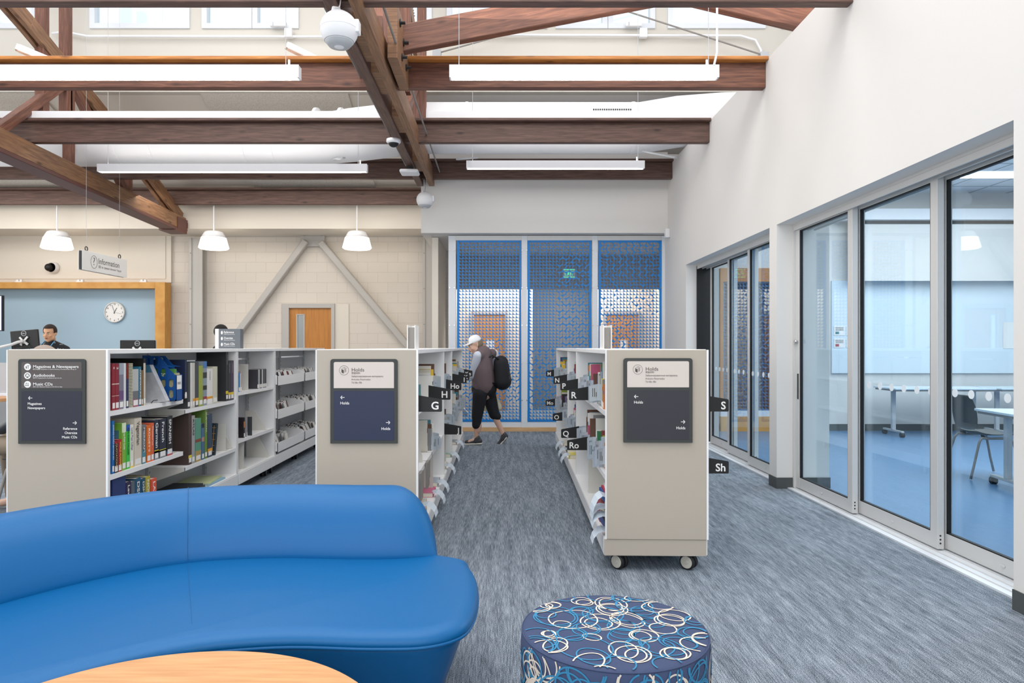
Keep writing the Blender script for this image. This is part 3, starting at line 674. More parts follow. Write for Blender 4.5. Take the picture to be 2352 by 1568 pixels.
# braces and columns
def z_(px, d=12.1): return W(0, px, d).z
r = thing('steel_brace', 'grey steel inverted V brace bolted to the block wall around the wooden door', 'brace', (dB(717, 0).x, YB-0.1, 0))
ax = r.location.x
for (xa, ya), (xb, yb) in (((703, 553), (555, 812)), ((736, 556), (903, 812))):
    p0 = W(xa, ya, 12.1); p1 = W(xb, yb, 12.1); v = (p1-p0); p2 = p0+v*2.0
    beam('brace_tube', (p0.x, YB-0.09, p0.z), (p2.x, YB-0.09, max(0.0, p2.z)), 0.13, 0.15, 'grey_steel', r, up=(0, 1, 0), bevel=0.015)
q = W(690, 542, 12.15); q2 = W(746, 566, 12.15)
MB('grey_steel').prism([(q.x-ax, q.z), (q2.x-ax, q.z), (q2.x-ax, q2.z+0.05), (q2.x-ax-0.05, q2.z), (q.x-ax+0.05, q2.z), (q.x-ax, q2.z+0.05)], 'y', 0.03, 0.05).build('gusset_plate', r)
for px in (698, 737):
    x = dB(px, 0).x-ax; MB('grey_steel').box(x, x+0.05, -0.02, 0.06, q.z, 3.565).build('hanger', r)
for a, c, lb in ((443, 473, 'grey steel column against the block wall, between the desk wall and the brace'), (973, 998, 'grey steel column against the block wall, beside the screens')):
    xa, xc = dB(a, 0).x, dB(c, 0).x; xm = (xa+xc)/2; r = thing('steel_column', lb, 'column', (xm, YB-0.1, 0)); h = (xc-xa)/2
    MB('grey_steel').box(-h, h, -0.11, -0.09, 0, 3.5).box(-h, h, 0.08, 0.1, 0, 3.5).box(-0.012, 0.012, -0.09, 0.08, 0, 3.5).box(-h, -h+0.05, -0.13, -0.11, 0, 3.5).box(h-0.06, h, -0.13, -0.11, 0, 3.5).build('steel_section', r)
    q = MB('grey_trim')
    for k in range(5): q.cyl((-h+0.03, -0.135, 0.4+0.7*k), (-h+0.03, -0.128, 0.4+0.7*k), 0.012, n=8)
    q.build('bolt', r)
o = MB('grey_steel').box(dB(473, 0).x, dB(973, 0).x, YB-0.03, YB, z_(542), z_(539)).build('wall_angle'); tag(o, 'thin horizontal steel angle along the top of the block wall', 'rail')
o = MB('cream_wall').box(dB(1006, 0).x, -1.0, YB-0.35, YB, 0, 3.14).build('wall_pier'); struct(o)
# desk wall: grey panel above, light blue wall in a wood frame
b = MB('cream_wall').box(-12, dB(393, 0).x, YB-0.06, YB, z_(648), 3.565); b.box(-12, dB(381, 0).x, YB-0.075, YB-0.06, z_(537), z_(533)).box(-12, dB(381, 0).x, YB-0.075, YB-0.06, z_(640), z_(636)).box(dB(378, 0).x, dB(381, 0).x, YB-0.075, YB-0.06, z_(636), z_(537))
struct(b.build('wall_desk_upper'))
sb('wall_desk', 'light_blue_wall', (-12, dB(371, 0).x, YB-0.04, YB, 0, z_(650)))
r = thing('wooden_surround', 'honey coloured wooden frame around the light blue wall behind the desk', 'surround', (dB(382, 0).x, YB-0.2, 0))
MB('oak_trim').box(-5.4, dB(371, 0).x-r.location.x, -0.12, 0.139, z_(664), z_(650)).build('head_board', r, bevel=0.004)
MB('oak_trim').box(dB(371, 0).x-r.location.x, 0.1, -0.12, 0.139, 0, z_(650)).build('post', r, bevel=0.004)
for px in (45, 185, 330):
    x = W(px, 0, 12.0).x; o = MB('white_paint').box(x-0.05, x-0.01, YB-0.25, YB-0.2, z_(649)+0.01, z_(649)+0.05).box(x+0.02, x+0.06, YB-0.25, YB-0.2, z_(649)+0.01, z_(649)+0.05).box(x-0.06, x+0.07, YB-0.27, YB-0.18, z_(649)-0.01, z_(649)+0.015).build('small_spotlight')
    tag(o, 'tiny white twin fitting on the wooden frame, ' + {45: 'above the monitor arm', 185: 'under the Information sign', 330: 'near the frame corner'}[px], 'light')
# wall clock
c = W(253, 716, 12.0); r = thing('wall_clock', 'round white wall clock with silver rim on the light blue wall', 'clock', (c.x, YB-0.05, c.z)); R_ = 0.2
MB('alu').lathe([(R_*0.93, -0.035), (R_, -0.04), (R_*1.03, -0.03), (R_*1.02, 0.01), (0.001, 0.01)], n=48, axis='y').build('rim', r, smooth=True)
MB('sign_white').lathe([(0.0001, -0.022), (R_*0.95, -0.022)], n=48, axis='y').build('dial', r)
q = MB('black_plastic')
for k in range(1, 13):
    t = math.radians(90-30*k); q.text(str(k), (R_*0.8*math.cos(t), -0.024, R_*0.8*math.sin(t)-0.014), (1, 0, 0), (0, 0, 1), 0.042, 'CENTER', 0.01)
q.build('numerals', r)
for nm, ang, L, wd in (('hour_hand', 90-28.5, 0.1, 0.008), ('minute_hand', 90+18, 0.155, 0.005), ('second_hand', 90-103, 0.15, 0.002)):
    t = math.radians(ang); dx, dz_ = math.cos(t), math.sin(t)
    MB('black_plastic').bar((-dx*0.03, -0.027, -dz_*0.03), (dx*L, -0.027, dz_*L), wd, 0.002, up=(0, 1, 0)).build(nm, r)
# wall camera
c = W(112, 613, 12.0); r = thing('wall_camera', 'white bullet camera with dark lens on the wall above the desk', 'camera', (c.x, YB-0.06, c.z))
MB('white_paint').lathe([(0.001, 0), (0.115, 0), (0.11, -0.06), (0.09, -0.1)], n=28, axis='y').build('housing', r, smooth=True)
MB('black_plastic').ball((-0.04, -0.1, 0), 0.075, 20, 12).build('lens', r, smooth=True)
# Information sign
c = W(188, 573, 8.0); Xs = c.x; y0 = 8.0*K; y1 = y0*1.12; H = 0.262; r = thing('hanging_sign', 'white hanging sign with a question mark, reading Information', 'sign', (Xs, y0, c.z-H)); L = y1-y0
MB('sign_white').box(0, 0.006, 0, L, 0, H).box(-0.05, -0.044, 0, L, 0, H).build('face_panel', r, bevel=0.004)
MB('sign_grey').box(-0.044, 0, 0.012, L-0.012, 0.01, H-0.01).build('core', r)
q = MB('ink'); u_ = (0, 1, 0); v_ = (0, 0, 1)
q.text('Information', (0.006, L*0.33, H*0.46), u_, v_, 0.11, 'LEFT', 0.0); q.text('資訊  информация  Información  Thông tin', (0.006, L*0.335, H*0.25), u_, v_, 0.042, 'LEFT', 0.0, xs=0.72)
q.text('?', (0.006, L*0.24, H*0.34), u_, v_, 0.15, 'CENTER', 0.0)
q.build('lettering', r)
MB('ink').tube([(0.0075, L*0.24+0.072*math.cos(t/20*math.pi), H*0.5+0.085*math.sin(t/20*math.pi)) for t in range(40)], 0.0022, 5, closed=True).build('ring_emblem', r)
for f in (0.12, 0.86):
    MB('ink').tube([(-0.02, L*f+0.028*math.cos(t/10*math.pi), H+0.03+0.028*math.sin(t/10*math.pi)) for t in range(20)], 0.007, 6, closed=True).build('hanging_ring', r)
    MB('grey_metal').cyl((-0.02, L*f, H+0.05), (-0.02, L*f, 7.3-r.location.z), 0.002, n=4).build('cable', r)
# lobby
def lobby_door(px0, px1, label, lx=False):
    d = 13.0; a, c = W(px0, 0, d).x, W(px1, 0, d).x; r = thing('lobby_door', label, 'door', (a, LY-0.06, 0)); h = W(0, 722, d).z
    MB('lobby_wood').box(0, c-a, 0, 0.05, 0, h).build('leaf', r); MB('grey_steel').box(-0.06, 0, -0.02, 0.06, 0, h+0.06).box(c-a, c-a+0.06, -0.02, 0.06, 0, h+0.06).box(0, c-a, -0.02, 0.06, h, h+0.06).build('door_frame', r)
    MB('chrome').box(c-a-0.16, c-a-0.05, -0.05, -0.03, 0.99, 1.01).cyl((c-a-0.06, -0.03, 1.0), (c-a-0.06, 0, 1.0), 0.012).build('door_handle', r)
    MB('sign_white').box((c-a)*0.4, (c-a)*0.65, -0.008, 0, 1.25, 1.5).build('door_sign', r)
lobby_door(1089, 1160, 'wooden restroom door seen through the screen behind the walking person')
lobby_door(1393, 1465, 'bright wooden door seen through the screen nearest the right wall')
c = W(1294, 638, 11.4); r = thing('exit_sign', 'green lit exit sign hanging behind the middle blue screen', 'exit sign', tuple(c))
MB('sign_white').box(0, 0.22, 0, 0.04, 0, 0.17).build('housing', r, bevel=0.005)
MB('exit_green').text('EXIT', (0.11, -0.002, 0.045), (1, 0, 0), (0, 0, 1), 0.11, 'CENTER', 0.01, xs=0.75).box(0.01, 0.21, -0.003, -0.001, 0.01, 0.02).box(0.01, 0.21, -0.003, -0.001, 0.15, 0.16).build('lettering', r)
MB('grey_metal').cyl((0.11, 0.02, 0.17), (0.11, 0.02, 3.147-c.z), 0.01, n=8).build('stem', r)
# ---------------------------------------------------------------- classroom furniture
b = MB('white_board').box(5.35, 9.6, YG-0.04, YG-0.0, 0.93, 2.42); tag(b.build('whiteboard', bevel=0.003), 'long glossy whiteboard on the end wall of the classroom', 'whiteboard')
r = thing('projector_screen', 'lowered projector screen with its white housing above the whiteboard', 'projector screen', (5.55, YG-0.2, 2.42))
MB('white_paint').box(-0.2, 4.4, -0.05, 0.1, 0.94, 1.12).build('housing', r, bevel=0.01); MB('white_wall').box(0, 4.2, -0.01, 0.0, -0.02, 0.94).build('fabric', r); MB('black_plastic').box(0, 4.2, -0.02, 0.02, 0.88, 0.93).build('roller_slot', r)
q = MB('sign_white').box(0, 0.62, -0.003, 0, 0, 0.42)
o = q.build('paper_sheet', loc=(8.1, YG-0.045, 1.33)); tag(o, 'large white paper sheet stuck on the whiteboard in the classroom', 'paper')
rr = random.Random(5)
for i in range(2):
    for j in range(2):
        q = MB('sign_white').box(0, 0.17, -0.003, 0, 0, 0.15); q.use(flat(('A33A46', '3B7F86', '3E5C9A', '6B3F78')[i*2+j])); q.box(0.02, 0.08, -0.005, -0.003, 0.02, 0.06); q.use('ink')
        for k in range(3): q.box(0.02, 0.15, -0.005, -0.003, 0.08+k*0.02, 0.087+k*0.02)
        o = q.build('notice', loc=(5.38+i*0.2, YG-0.045, 1.34+j*0.2)); tag(o, 'small printed notice stuck on the whiteboard near its screen side end', 'notice', 'printed notices on the classroom end wall')
def flip_table(x, y, wd, dp, label, rz=0.0):
    r = thing('folding_table', label, 'table', (x, y, 0.002), rz, 'wheeled classroom tables')
    MB('white_board').box(-wd/2, wd/2, -dp/2, dp/2, 0.715, 0.738).build('tabletop', r, bevel=0.004); MB('grey_trim').box(-wd/2+0.02, wd/2-0.02, -dp/2+0.02, dp/2-0.02, 0.69, 0.714).build('apron', r)
    for s_ in (-1, 1):
        lg = MB('grey_metal').box(s_*(wd/2-0.14)-0.03, s_*(wd/2-0.14)+0.03, -0.025, 0.025, 0.09, 0.69).build('leg', r, bevel=0.01)
        MB('grey_metal').bar((s_*(wd/2-0.14), -dp/2+0.05, 0.08), (s_*(wd/2-0.14), dp/2-0.05, 0.08), 0.045, 0.03).build('foot_bar', r, bevel=0.006)
        for t in (-1, 1):
            MB('black_rubber').cyl((s_*(wd/2-0.14)-0.025, t*(dp/2-0.07), 0.035), (s_*(wd/2-0.14)+0.025, t*(dp/2-0.07), 0.035), 0.035, n=18).box(s_*(wd/2-0.14)-0.01, s_*(wd/2-0.14)+0.01, t*(dp/2-0.07)-0.015, t*(dp/2-0.07)+0.015, 0.03, 0.075).build('caster', r)
flip_table(6.62, 9.3*K, 1.5, 0.6, 'wheeled white table pushed under the whiteboard, with its end near the notices')
flip_table(8.2, 9.3*K, 1.5, 0.6, 'wheeled white table under the whiteboard, farther from the notices')
flip_table(5.45, 6.42, 1.5, 0.62, 'pale wheeled table close behind the glass, with a dark chair at its side', math.radians(-8))
def chair(x, y, rz, label, seatc='sign_grey'):
    r = thing('classroom_chair', label, 'chair', (x, y, 0.002), rz)
    # seat and back shell as one curved sheet, chair faces +x
    prof = [(0.40, 0.44), (0.36, 0.455), (0.2, 0.44), (0.05, 0.445), (0.0, 0.48), (-0.03, 0.6), (-0.05, 0.75), (-0.09, 0.86)]
    def sheet(pr, hw, t):
        vs = []; fs = []
        for i, (px, pz) in enumerate(pr):
            for k, yy in enumerate((-hw, -hw*0.6, 0, hw*0.6, hw)):
                cz = 0.012*(abs(k-2)); vs.append((px+(cz if pz > 0.5 else 0), yy*(0.86 if i in (0, len(pr)-1) else 1), pz+(cz if pz < 0.5 else 0)))
        n = 5
        for i in range(len(pr)-1):
            for k in range(4): fs.append((i*n+k, i*n+k+1, (i+1)*n+k+1, (i+1)*n+k))
        return vs, fs
    for nm, pr in (('seat', prof[:5]), ('backrest', prof[4:])):
        vs, fs = sheet(pr, 0.22, 0.01); o = MB(seatc).add(vs, fs).build(nm, r, smooth=True); md = o.modifiers.new('s', 'SOLIDIFY'); md.thickness = 0.014; md2 = o.modifiers.new('v', 'SUBSURF'); md2.levels = 1; md2.render_levels = 1
    for s_ in (-1, 1):
        MB('grey_trim').tube([(0.42, s_*0.24, 0.01), (0.38, s_*0.23, 0.16), (0.33, s_*0.21, 0.38), (0.3, s_*0.2, 0.42), (0.1, s_*0.19, 0.415)], 0.012, 8).build('leg', r, smooth=True)
        MB('grey_trim').tube([(-0.1, s_*0.24, 0.01), (-0.06, s_*0.23, 0.16), (0.0, s_*0.21, 0.38), (0.03, s_*0.2, 0.42), (0.12, s_*0.19, 0.415)], 0.012, 8).build('leg', r, smooth=True)
    return r
c = W(2290, 1100, 5.6)
chair(4.9, 7.16, math.radians(-4), 'dark plastic classroom chair with grey tube legs beside the pale table')
r = thing('classroom_strip_light', 'lit strip light under the classroom ceiling, seen through the near glass door', 'light', (5.9, 7.0*K, 3.3))
MB('lamp_glow').box(-0.85, 1.4, -0.04, 0.04, 0, 0.012).build('diffuser', r); MB('white_paint').box(-0.87, 1.42, -0.045, 0.045, 0.012, 0.06).build('housing', r)
for x in (-0.5, 1.1): MB('grey_metal').cyl((x, 0, 0.06), (x, 0, 0.54), 0.004, n=5).build('cable', r)
# ---------------------------------------------------------------- information desk and its equipment (mostly behind the shelves)
r = thing('information_desk', 'long staffed information desk behind the magazine shelves', 'desk', (-7.3, 9.1, 0))
MB('white_paint').box(-3.5, 3.0, -0.4, 0.4, 0.72, 0.76).build('desktop', r, bevel=0.004); MB('grey_metal').box(-3.5, 3.0, -0.36, -0.33, 0.0, 1.15).build('front_panel', r)
def monitor(px, py_top, wpx, hpx, d, tilt, label, arm):
    a = W(px, py_top, d); wd = wpx*d/1400; hh = hpx*d/1400; r = thing('monitor', label, 'monitor', (a.x+wd/2, a.y, a.z-hh)); M_ = Matrix.Rotation(tilt, 4, 'Y')
    def bx(m, *bb, nm, bevel=0.0):
        b = MB(m); b.T = M_; b.box(*bb); return b.build(nm, r, bevel=bevel)
    bx('black_plastic', -wd/2, wd/2, 0, 0.025, 0, hh, nm='back_shell', bevel=0.008)
    bx('grey_metal', -wd/2-0.003, wd/2+0.003, 0.025, 0.03, -0.003, hh+0.003, nm='bezel')
    b = MB('grey_metal'); b.T = M_; b.tube([(0.033*math.cos(t/10*math.pi), -0.003, hh*0.83+0.033*math.sin(t/10*math.pi)) for t in range(20)], 0.004, 5, closed=True)
    b.text('DELL', (0, -0.003, hh*0.83-0.008), (1, 0, 0), (0, 0, 1), 0.024, 'CENTER', 0.02); b.build('emblem', r)
    b = MB('alu'); b.T = M_
    for s_ in (-1, 1): b.bar((s_*0.055, -0.012, hh*0.52+0.03), (0, -0.02, hh*0.4), 0.024, 0.012, up=(0, 1, 0)).bar((s_*0.05, -0.012, hh*0.22), (0, -0.02, hh*0.4), 0.03, 0.012, up=(0, 1, 0))
    b.build('vesa_mount', r)
    if arm:
        b = MB('alu').tube([(0, -0.04, hh*0.42), (-0.06, -0.06, hh*0.36), (-0.14, -0.08, hh*0.22), (-0.33, -0.08, hh*0.06), (-0.38, -0.05, 0.0)], [0.02, 0.02, 0.019, 0.018, 0.016], 10).cyl((-0.38, -0.05, -0.28), (-0.38, -0.05, hh*0.55), 0.022, n=12); b.build('monitor_arm', r, smooth=True)
        MB('black_plastic').tube([(-0.02, -0.03, hh*0.3), (0.0, -0.05, hh*0.1), (-0.1, -0.03, 0.0), (-0.2, 0, -0.3)], 0.006, 6).tube([(0.06, -0.02, hh*0.2), (0.08, -0.03, 0), (0.06, 0, -0.3)], 0.005, 6).build('cable', r)
    else: MB('alu').cyl((0, -0.02, hh*0.4), (0, 0.0, -0.5), 0.02, n=12).build('stand', r)
    return r
monitor(26, 758, 64, 43, 8.3, math.radians(-5), 'dark monitor on a silver arm, seen from behind beside the clerk', True)
monitor(275, 781, 81, 44, 8.3, 0.0, 'dark monitor seen from behind in front of the light blue wall, under the clock', False)
o = MB('black_plastic').box(W(-60, 0, 11).x, W(4.5, 0, 11).x, 11*K, 11*K+0.06, W(0, 760, 11).z, W(0, 678, 11).z); o.use('lamp_blue' if 'lamp_blue' in MATS else (mat('lamp_blue', 'C8D6FF', 0.4, emit=1.0) and 'lamp_blue')); o.box(W(-60, 0, 11).x, W(3, 0, 11).x, 11*K-0.01, 11*K, W(0, 758, 11).z, W(0, 680, 11).z)
o = o.build('wall_display'); tag(o, 'lit display screen cut off by the left edge beside the blue wall', 'screen')
# ---------------------------------------------------------------- sofa, ottoman, round table
mat('sofa_blue', '035E98', 0.4, bump=0.08, bscale=350, spec=0.35); mat('sofa_thread', '095A8E', 0.6)
def smooth_closed(pts, n=6):
    out = []; N = len(pts)
    for i in range(N):
        p0, p1, p2, p3 = (Vector((*pts[(i+k-1) % N], 0)) for k in range(4))
        for j in range(n):
            t = j/n; out.append(0.5*((2*p1)+(p2-p0)*t+(2*p0-5*p1+4*p2-p3)*t*t+(3*p1-p0-3*p2+p3)*t**3))
    return [(p.x, p.y) for p in out]
def smooth_open(pts, n=8):
    out = []; N = len(pts); D = len(pts[0])
    for i in range(N-1):
        q = [Vector(pts[max(0, min(N-1, i+k-1))]) for k in range(4)]
        for j in range(n):
            t = j/n; out.append(0.5*((2*q[1])+(q[2]-q[0])*t+(2*q[0]-5*q[1]+4*q[2]-q[3])*t*t+(3*q[1]-q[0]-3*q[2]+q[3])*t**3))
    out.append(Vector(pts[-1])); return out
def yk(pts): return [(x, y*K) for x, y in pts]
outline = smooth_closed(yk([(-1.75, 0.9), (-1.5, 1.35), (-1.25, 1.71), (-1.0, 1.9), (-0.72, 1.965), (-0.42, 1.955), (-0.24, 1.965), (-0.13, 2.03), (-0.09, 2.14), (-0.08, 2.3), (-0.09, 2.46), (-0.125, 2.6), (-0.2, 2.71), (-0.7, 2.86), (-1.4, 2.82), (-1.95, 2.45), (-2.35, 1.85), (-2.6, 1.3), (-2.5, 0.9), (-2.1, 0.72)]))
def inset(poly, d):
    n = len(poly); out = []
    for i in range(n):
        a = Vector((*poly[i-1], 0)); c = Vector((*poly[(i+1) % n], 0)); t = (c-a).normalized(); out.append((poly[i][0]+(-t.y)*d, poly[i][1]+t.x*d))
    return out
ar = sum(outline[i-1][0]*outline[i][1]-outline[i][0]*outline[i-1][1] for i in range(len(outline)))
sg = 1 if ar > 0 else -1
def stack(name, rings, m, parent, cap=True):
    vs = []; n = len(outline)
    for ins, z in rings: vs += [(p[0], p[1], z) for p in inset(outline, sg*ins)]
    fs = [(i*n+k, i*n+(k+1) % n, (i+1)*n+(k+1) % n, (i+1)*n+k) for i in range(len(rings)-1) for k in range(n)]
    if cap: fs.append(tuple((len(rings)-1)*n+k for k in range(n)))
    fs.append(tuple(range(n-1, -1, -1)))
    vs = [(x-parent.location.x, y-parent.location.y, z) for x, y, z in vs]
    if sg < 0: fs = [f[::-1] for f in fs]
    return MB(m).add(vs, fs).build(name, parent, smooth=True)
sofa = thing('curved_sofa', 'big curved blue vinyl sofa in the foreground, behind the round wooden table', 'sofa', (-1.2, 2.4, 0))
stack('sofa_base', [(0.16, 0.03), (0.145, 0.06), (0.04, 0.34), (0.02, 0.375)], 'sofa_blue', sofa)
stack('seat_cushion', [(0.02, 0.375), (0.002, 0.385), (0.0, 0.395), (0.008, 0.41), (0.02, 0.42), (0.038, 0.427), (0.055, 0.430)], 'sofa_blue', sofa)
pp = [(x-sofa.location.x, y-sofa.location.y, 0.380) for x, y in inset(outline, sg*0.004)]
MB('sofa_blue').tube(pp, 0.0065, 6, closed=True).build('piping', sofa, smooth=True)
# backrest swept along the crease
cre = smooth_open([Vector((x, y*K, 0)) for x, y in ((-2.25, 0.9), (-2.2, 1.35), (-2.02, 1.8), (-1.79, 2.18), (-1.58, 2.43), (-1.33, 2.6), (-1.0, 2.66), (-0.65, 2.645), (-0.45, 2.65), (-0.262, 2.68))], 8)
sec = [(0.0, 0.405), (-0.004, 0.44), (0.02, 0.52), (0.055, 0.60), (0.10, 0.665), (0.15, 0.70), (0.205, 0.713), (0.26, 0.70), (0.30, 0.66), (0.315, 0.58), (0.305, 0.45), (0.26, 0.33), (0.2, 0.25), (0.1, 0.30)]
tot = [0]
for a, c in zip(cre, cre[1:]): tot.append(tot[-1]+(c-a).length)
vs = []; ns = len(sec)
extra = []
for i, p in enumerate(cre):
    t = (cre[min(i+1, len(cre)-1)]-cre[max(i-1, 0)]).normalized(); nrm = Vector((-t.y, t.x, 0))
    rem = tot[-1]-tot[i]
    f = 1.0 if rem > 0.24 else (max(0.0, 1-((0.24-rem)/0.241)**2.6))**(1/2.0)
    g = 0.25+0.75*f
    for (o_, z) in sec:
        zz = 0.405+(z-0.405)*(f if z > 0.405 else 1); q = p+nrm*(o_ if z <= 0.405 else 0.10+(o_-0.10)*g)
        if o_ < 0.05 and z <= 0.53: q = p+nrm*(o_ + (1-g)*0.05)
        vs.append((q.x-sofa.location.x, q.y-sofa.location.y, zz))
fs = [(i*ns+k, (i+1)*ns+k, (i+1)*ns+(k+1) % ns, i*ns+(k+1) % ns) for i in range(len(cre)-1) for k in range(ns)]
fs += [tuple(range(ns)), tuple((len(cre)-1)*ns+k for k in range(ns-1, -1, -1))]
o = MB('sofa_blue').add(vs, fs).build('backrest', sofa, smooth=True); md = o.modifiers.new('v', 'SUBSURF'); md.levels = 1; md.render_levels = 1
# seams
def seam(ptsw, nm):
    MB('sofa_thread').tube([tuple(Vector(p)-sofa.location) for p in ptsw], 0.0011, 5).build(nm, sofa)
i0 = min(range(len(cre)), key=lambda i: (cre[i]-Vector((-1.335, 2.6*K, 0))).length); p = cre[i0]; t = (cre[i0+1]-cre[i0-1]).normalized(); nrm = Vector((-t.y, t.x, 0))
for off in (0.0,):
    seam([p+t*off+nrm*(o_-0.0005)+Vector((0, 0, z+0.001)) for o_, z in sec[1:8]], 'seam')
    a = p+t*off+Vector((0, 0, 0.4305)); e = W(443, 1482, 1.94); e = Vector((e.x+off, e.y, 0.4305)); v = e-a
    seam([a+v*0.02, a+v*0.5+Vector((0, 0, 0.0005)), a+v*0.86, a+v*0.93+Vector((0, 0, -0.006)), a+v*0.97+Vector((0, 0, -0.012)), a+v*1.0+Vector((0, 0, -0.03))], 'seam')
# ottoman with scribbled rings woven into its cloth
mat('ottoman_cloth', '3A4768', 0.85, bump=0.2, bscale=600); mat('ring_cream', 'DCCFC0', 0.8); mat('ring_teal', '2F80AA', 0.8)
oc = (0.375, 2.235); orr = 0.302; oz = 0.432
r = thing('ottoman', 'round ottoman in navy cloth with cream and teal scribbled rings, on the carpet', 'ottoman', (oc[0], oc[1], 0))
b = MB('ottoman_cloth').lathe([(0.001, oz+0.004), (orr*0.5, oz+0.004), (orr-0.02, oz), (orr-0.006, oz-0.003), (orr, oz-0.01), (orr+0.003, oz-0.05), (orr+0.001, 0.1), (orr-0.01, 0.05), (orr-0.03, 0.02), (0.001, 0.02)], n=96)
rr = random.Random(11)
def ribbon(b, P, hw, ok, lift):
    n = len(P)
    for i in range(n):
        a, c = P[i], P[(i+1) % n]
        if not (ok(a) and ok(c)): continue
        d = Vector((c[0]-a[0], c[1]-a[1])); 
        if d.length < 1e-6: continue
        e = P[(i+2) % n]; d2 = Vector((e[0]-c[0], e[1]-c[1])); d.normalize(); d2.normalize()
        n1 = Vector((-d.y, d.x))*hw; pm = P[i-1]; d0 = Vector((a[0]-pm[0], a[1]-pm[1])).normalized(); na = ((Vector((-d0.y, d0.x))+Vector((-d.y, d.x))).normalized())*hw; nc = ((Vector((-d.y, d.x))+Vector((-d2.y, d2.x))).normalized())*hw
        q = [(a[0]-na.x, a[1]-na.y), (c[0]-nc.x, c[1]-nc.y), (c[0]+nc.x, c[1]+nc.y), (a[0]+na.x, a[1]+na.y)]
        b.add([lift(*k) for k in q], [(0, 1, 2, 3)])
def loops(cx, cy, R):
    a = rr.uniform(0.65, 1)*R; e = rr.uniform(0.6, 1)*R; ph = rr.random()*3.14; w2 = rr.uniform(-0.1, 0.1)
    out = []
    for k in range(40):
        t = 2*math.pi*k/40; x = a*math.cos(t)*(1+w2*math.cos(2*t)); y = e*math.sin(t); out.append((cx+x*math.cos(ph)-y*math.sin(ph), cy+x*math.sin(ph)+y*math.cos(ph)))
    return out
lev = [0]
def top(x, y):
    return (x, y, oz+0.0052+lev[0]*0.00002 - max(0, (math.hypot(x, y)-orr*0.5))/(orr*0.5)*0.004)
def side(s, z):
    t = s/orr; R_ = orr+0.0038+lev[0]*0.00002; return (R_*math.cos(t), R_*math.sin(t), z)
NT = 50
for k in range(NT):
    m_ = ('ring_teal', 'ring_cream')[k % 2]; b.use(m_); lev[0] = k
    ang = k*2.399963+rr.uniform(-0.2, 0.2); rad = math.sqrt((k+0.5)/NT)*orr*1.02; cx, cy = rad*math.cos(ang), rad*math.sin(ang)
    R_ = rr.uniform(0.045, 0.095)
    for q in range(rr.choice((1, 2, 2))): ribbon(b, loops(cx+rr.uniform(-.012, .012), cy+rr.uniform(-.012, .012), R_*rr.uniform(0.6, 1)), 0.0025, lambda p: math.hypot(*p) < orr-0.006, top)
for k in range(70):
    m_ = ('ring_teal', 'ring_cream')[k % 2]; b.use(m_); lev[0] = k
    cx = -rr.random()*math.pi*orr; cy = rr.uniform(0.1, oz-0.01); R_ = rr.uniform(0.05, 0.09)
    for q in range(2): ribbon(b, loops(cx+rr.uniform(-.012, .012), cy+rr.uniform(-.012, .012), R_*rr.uniform(0.75, 1)), 0.0026, lambda p: 0.1 < p[1] < oz-0.008, side)
o = b.build('upholstery', r, smooth=True)
MB('ottoman_cloth').tube([((orr-0.002)*math.cos(t/48*math.pi), (orr-0.002)*math.sin(t/48*math.pi), oz-0.006) for t in range(96)], 0.0028, 6, closed=True).build('edge_piping', r, smooth=True)
MB('black_plastic').lathe([(orr-0.06, 0.0), (orr-0.06, 0.03)], n=48, capped=True).build('plinth', r)
# round wooden table
tr = 0.59; tcx = W(525, 0, 1.87).x; r = thing('round_table', 'round maple coffee table at the bottom edge, ringed by the blue sofa', 'table', (tcx, 1.87*K-tr, 0))
MB('maple').lathe([(0.001, 0.42), (tr-0.004, 0.42), (tr, 0.416), (tr, 0.398), (tr-0.006, 0.392), (0.001, 0.392)], n=128).build('tabletop', r)
MB('alu').cyl((0, 0, 0.02), (0, 0, 0.392), 0.04, n=24).build('pedestal', r, smooth=True); MB('alu').lathe([(0.001, 0), (0.3, 0), (0.3, 0.01), (0.05, 0.03), (0.001, 0.03)], n=48).build('table_base', r, smooth=True)
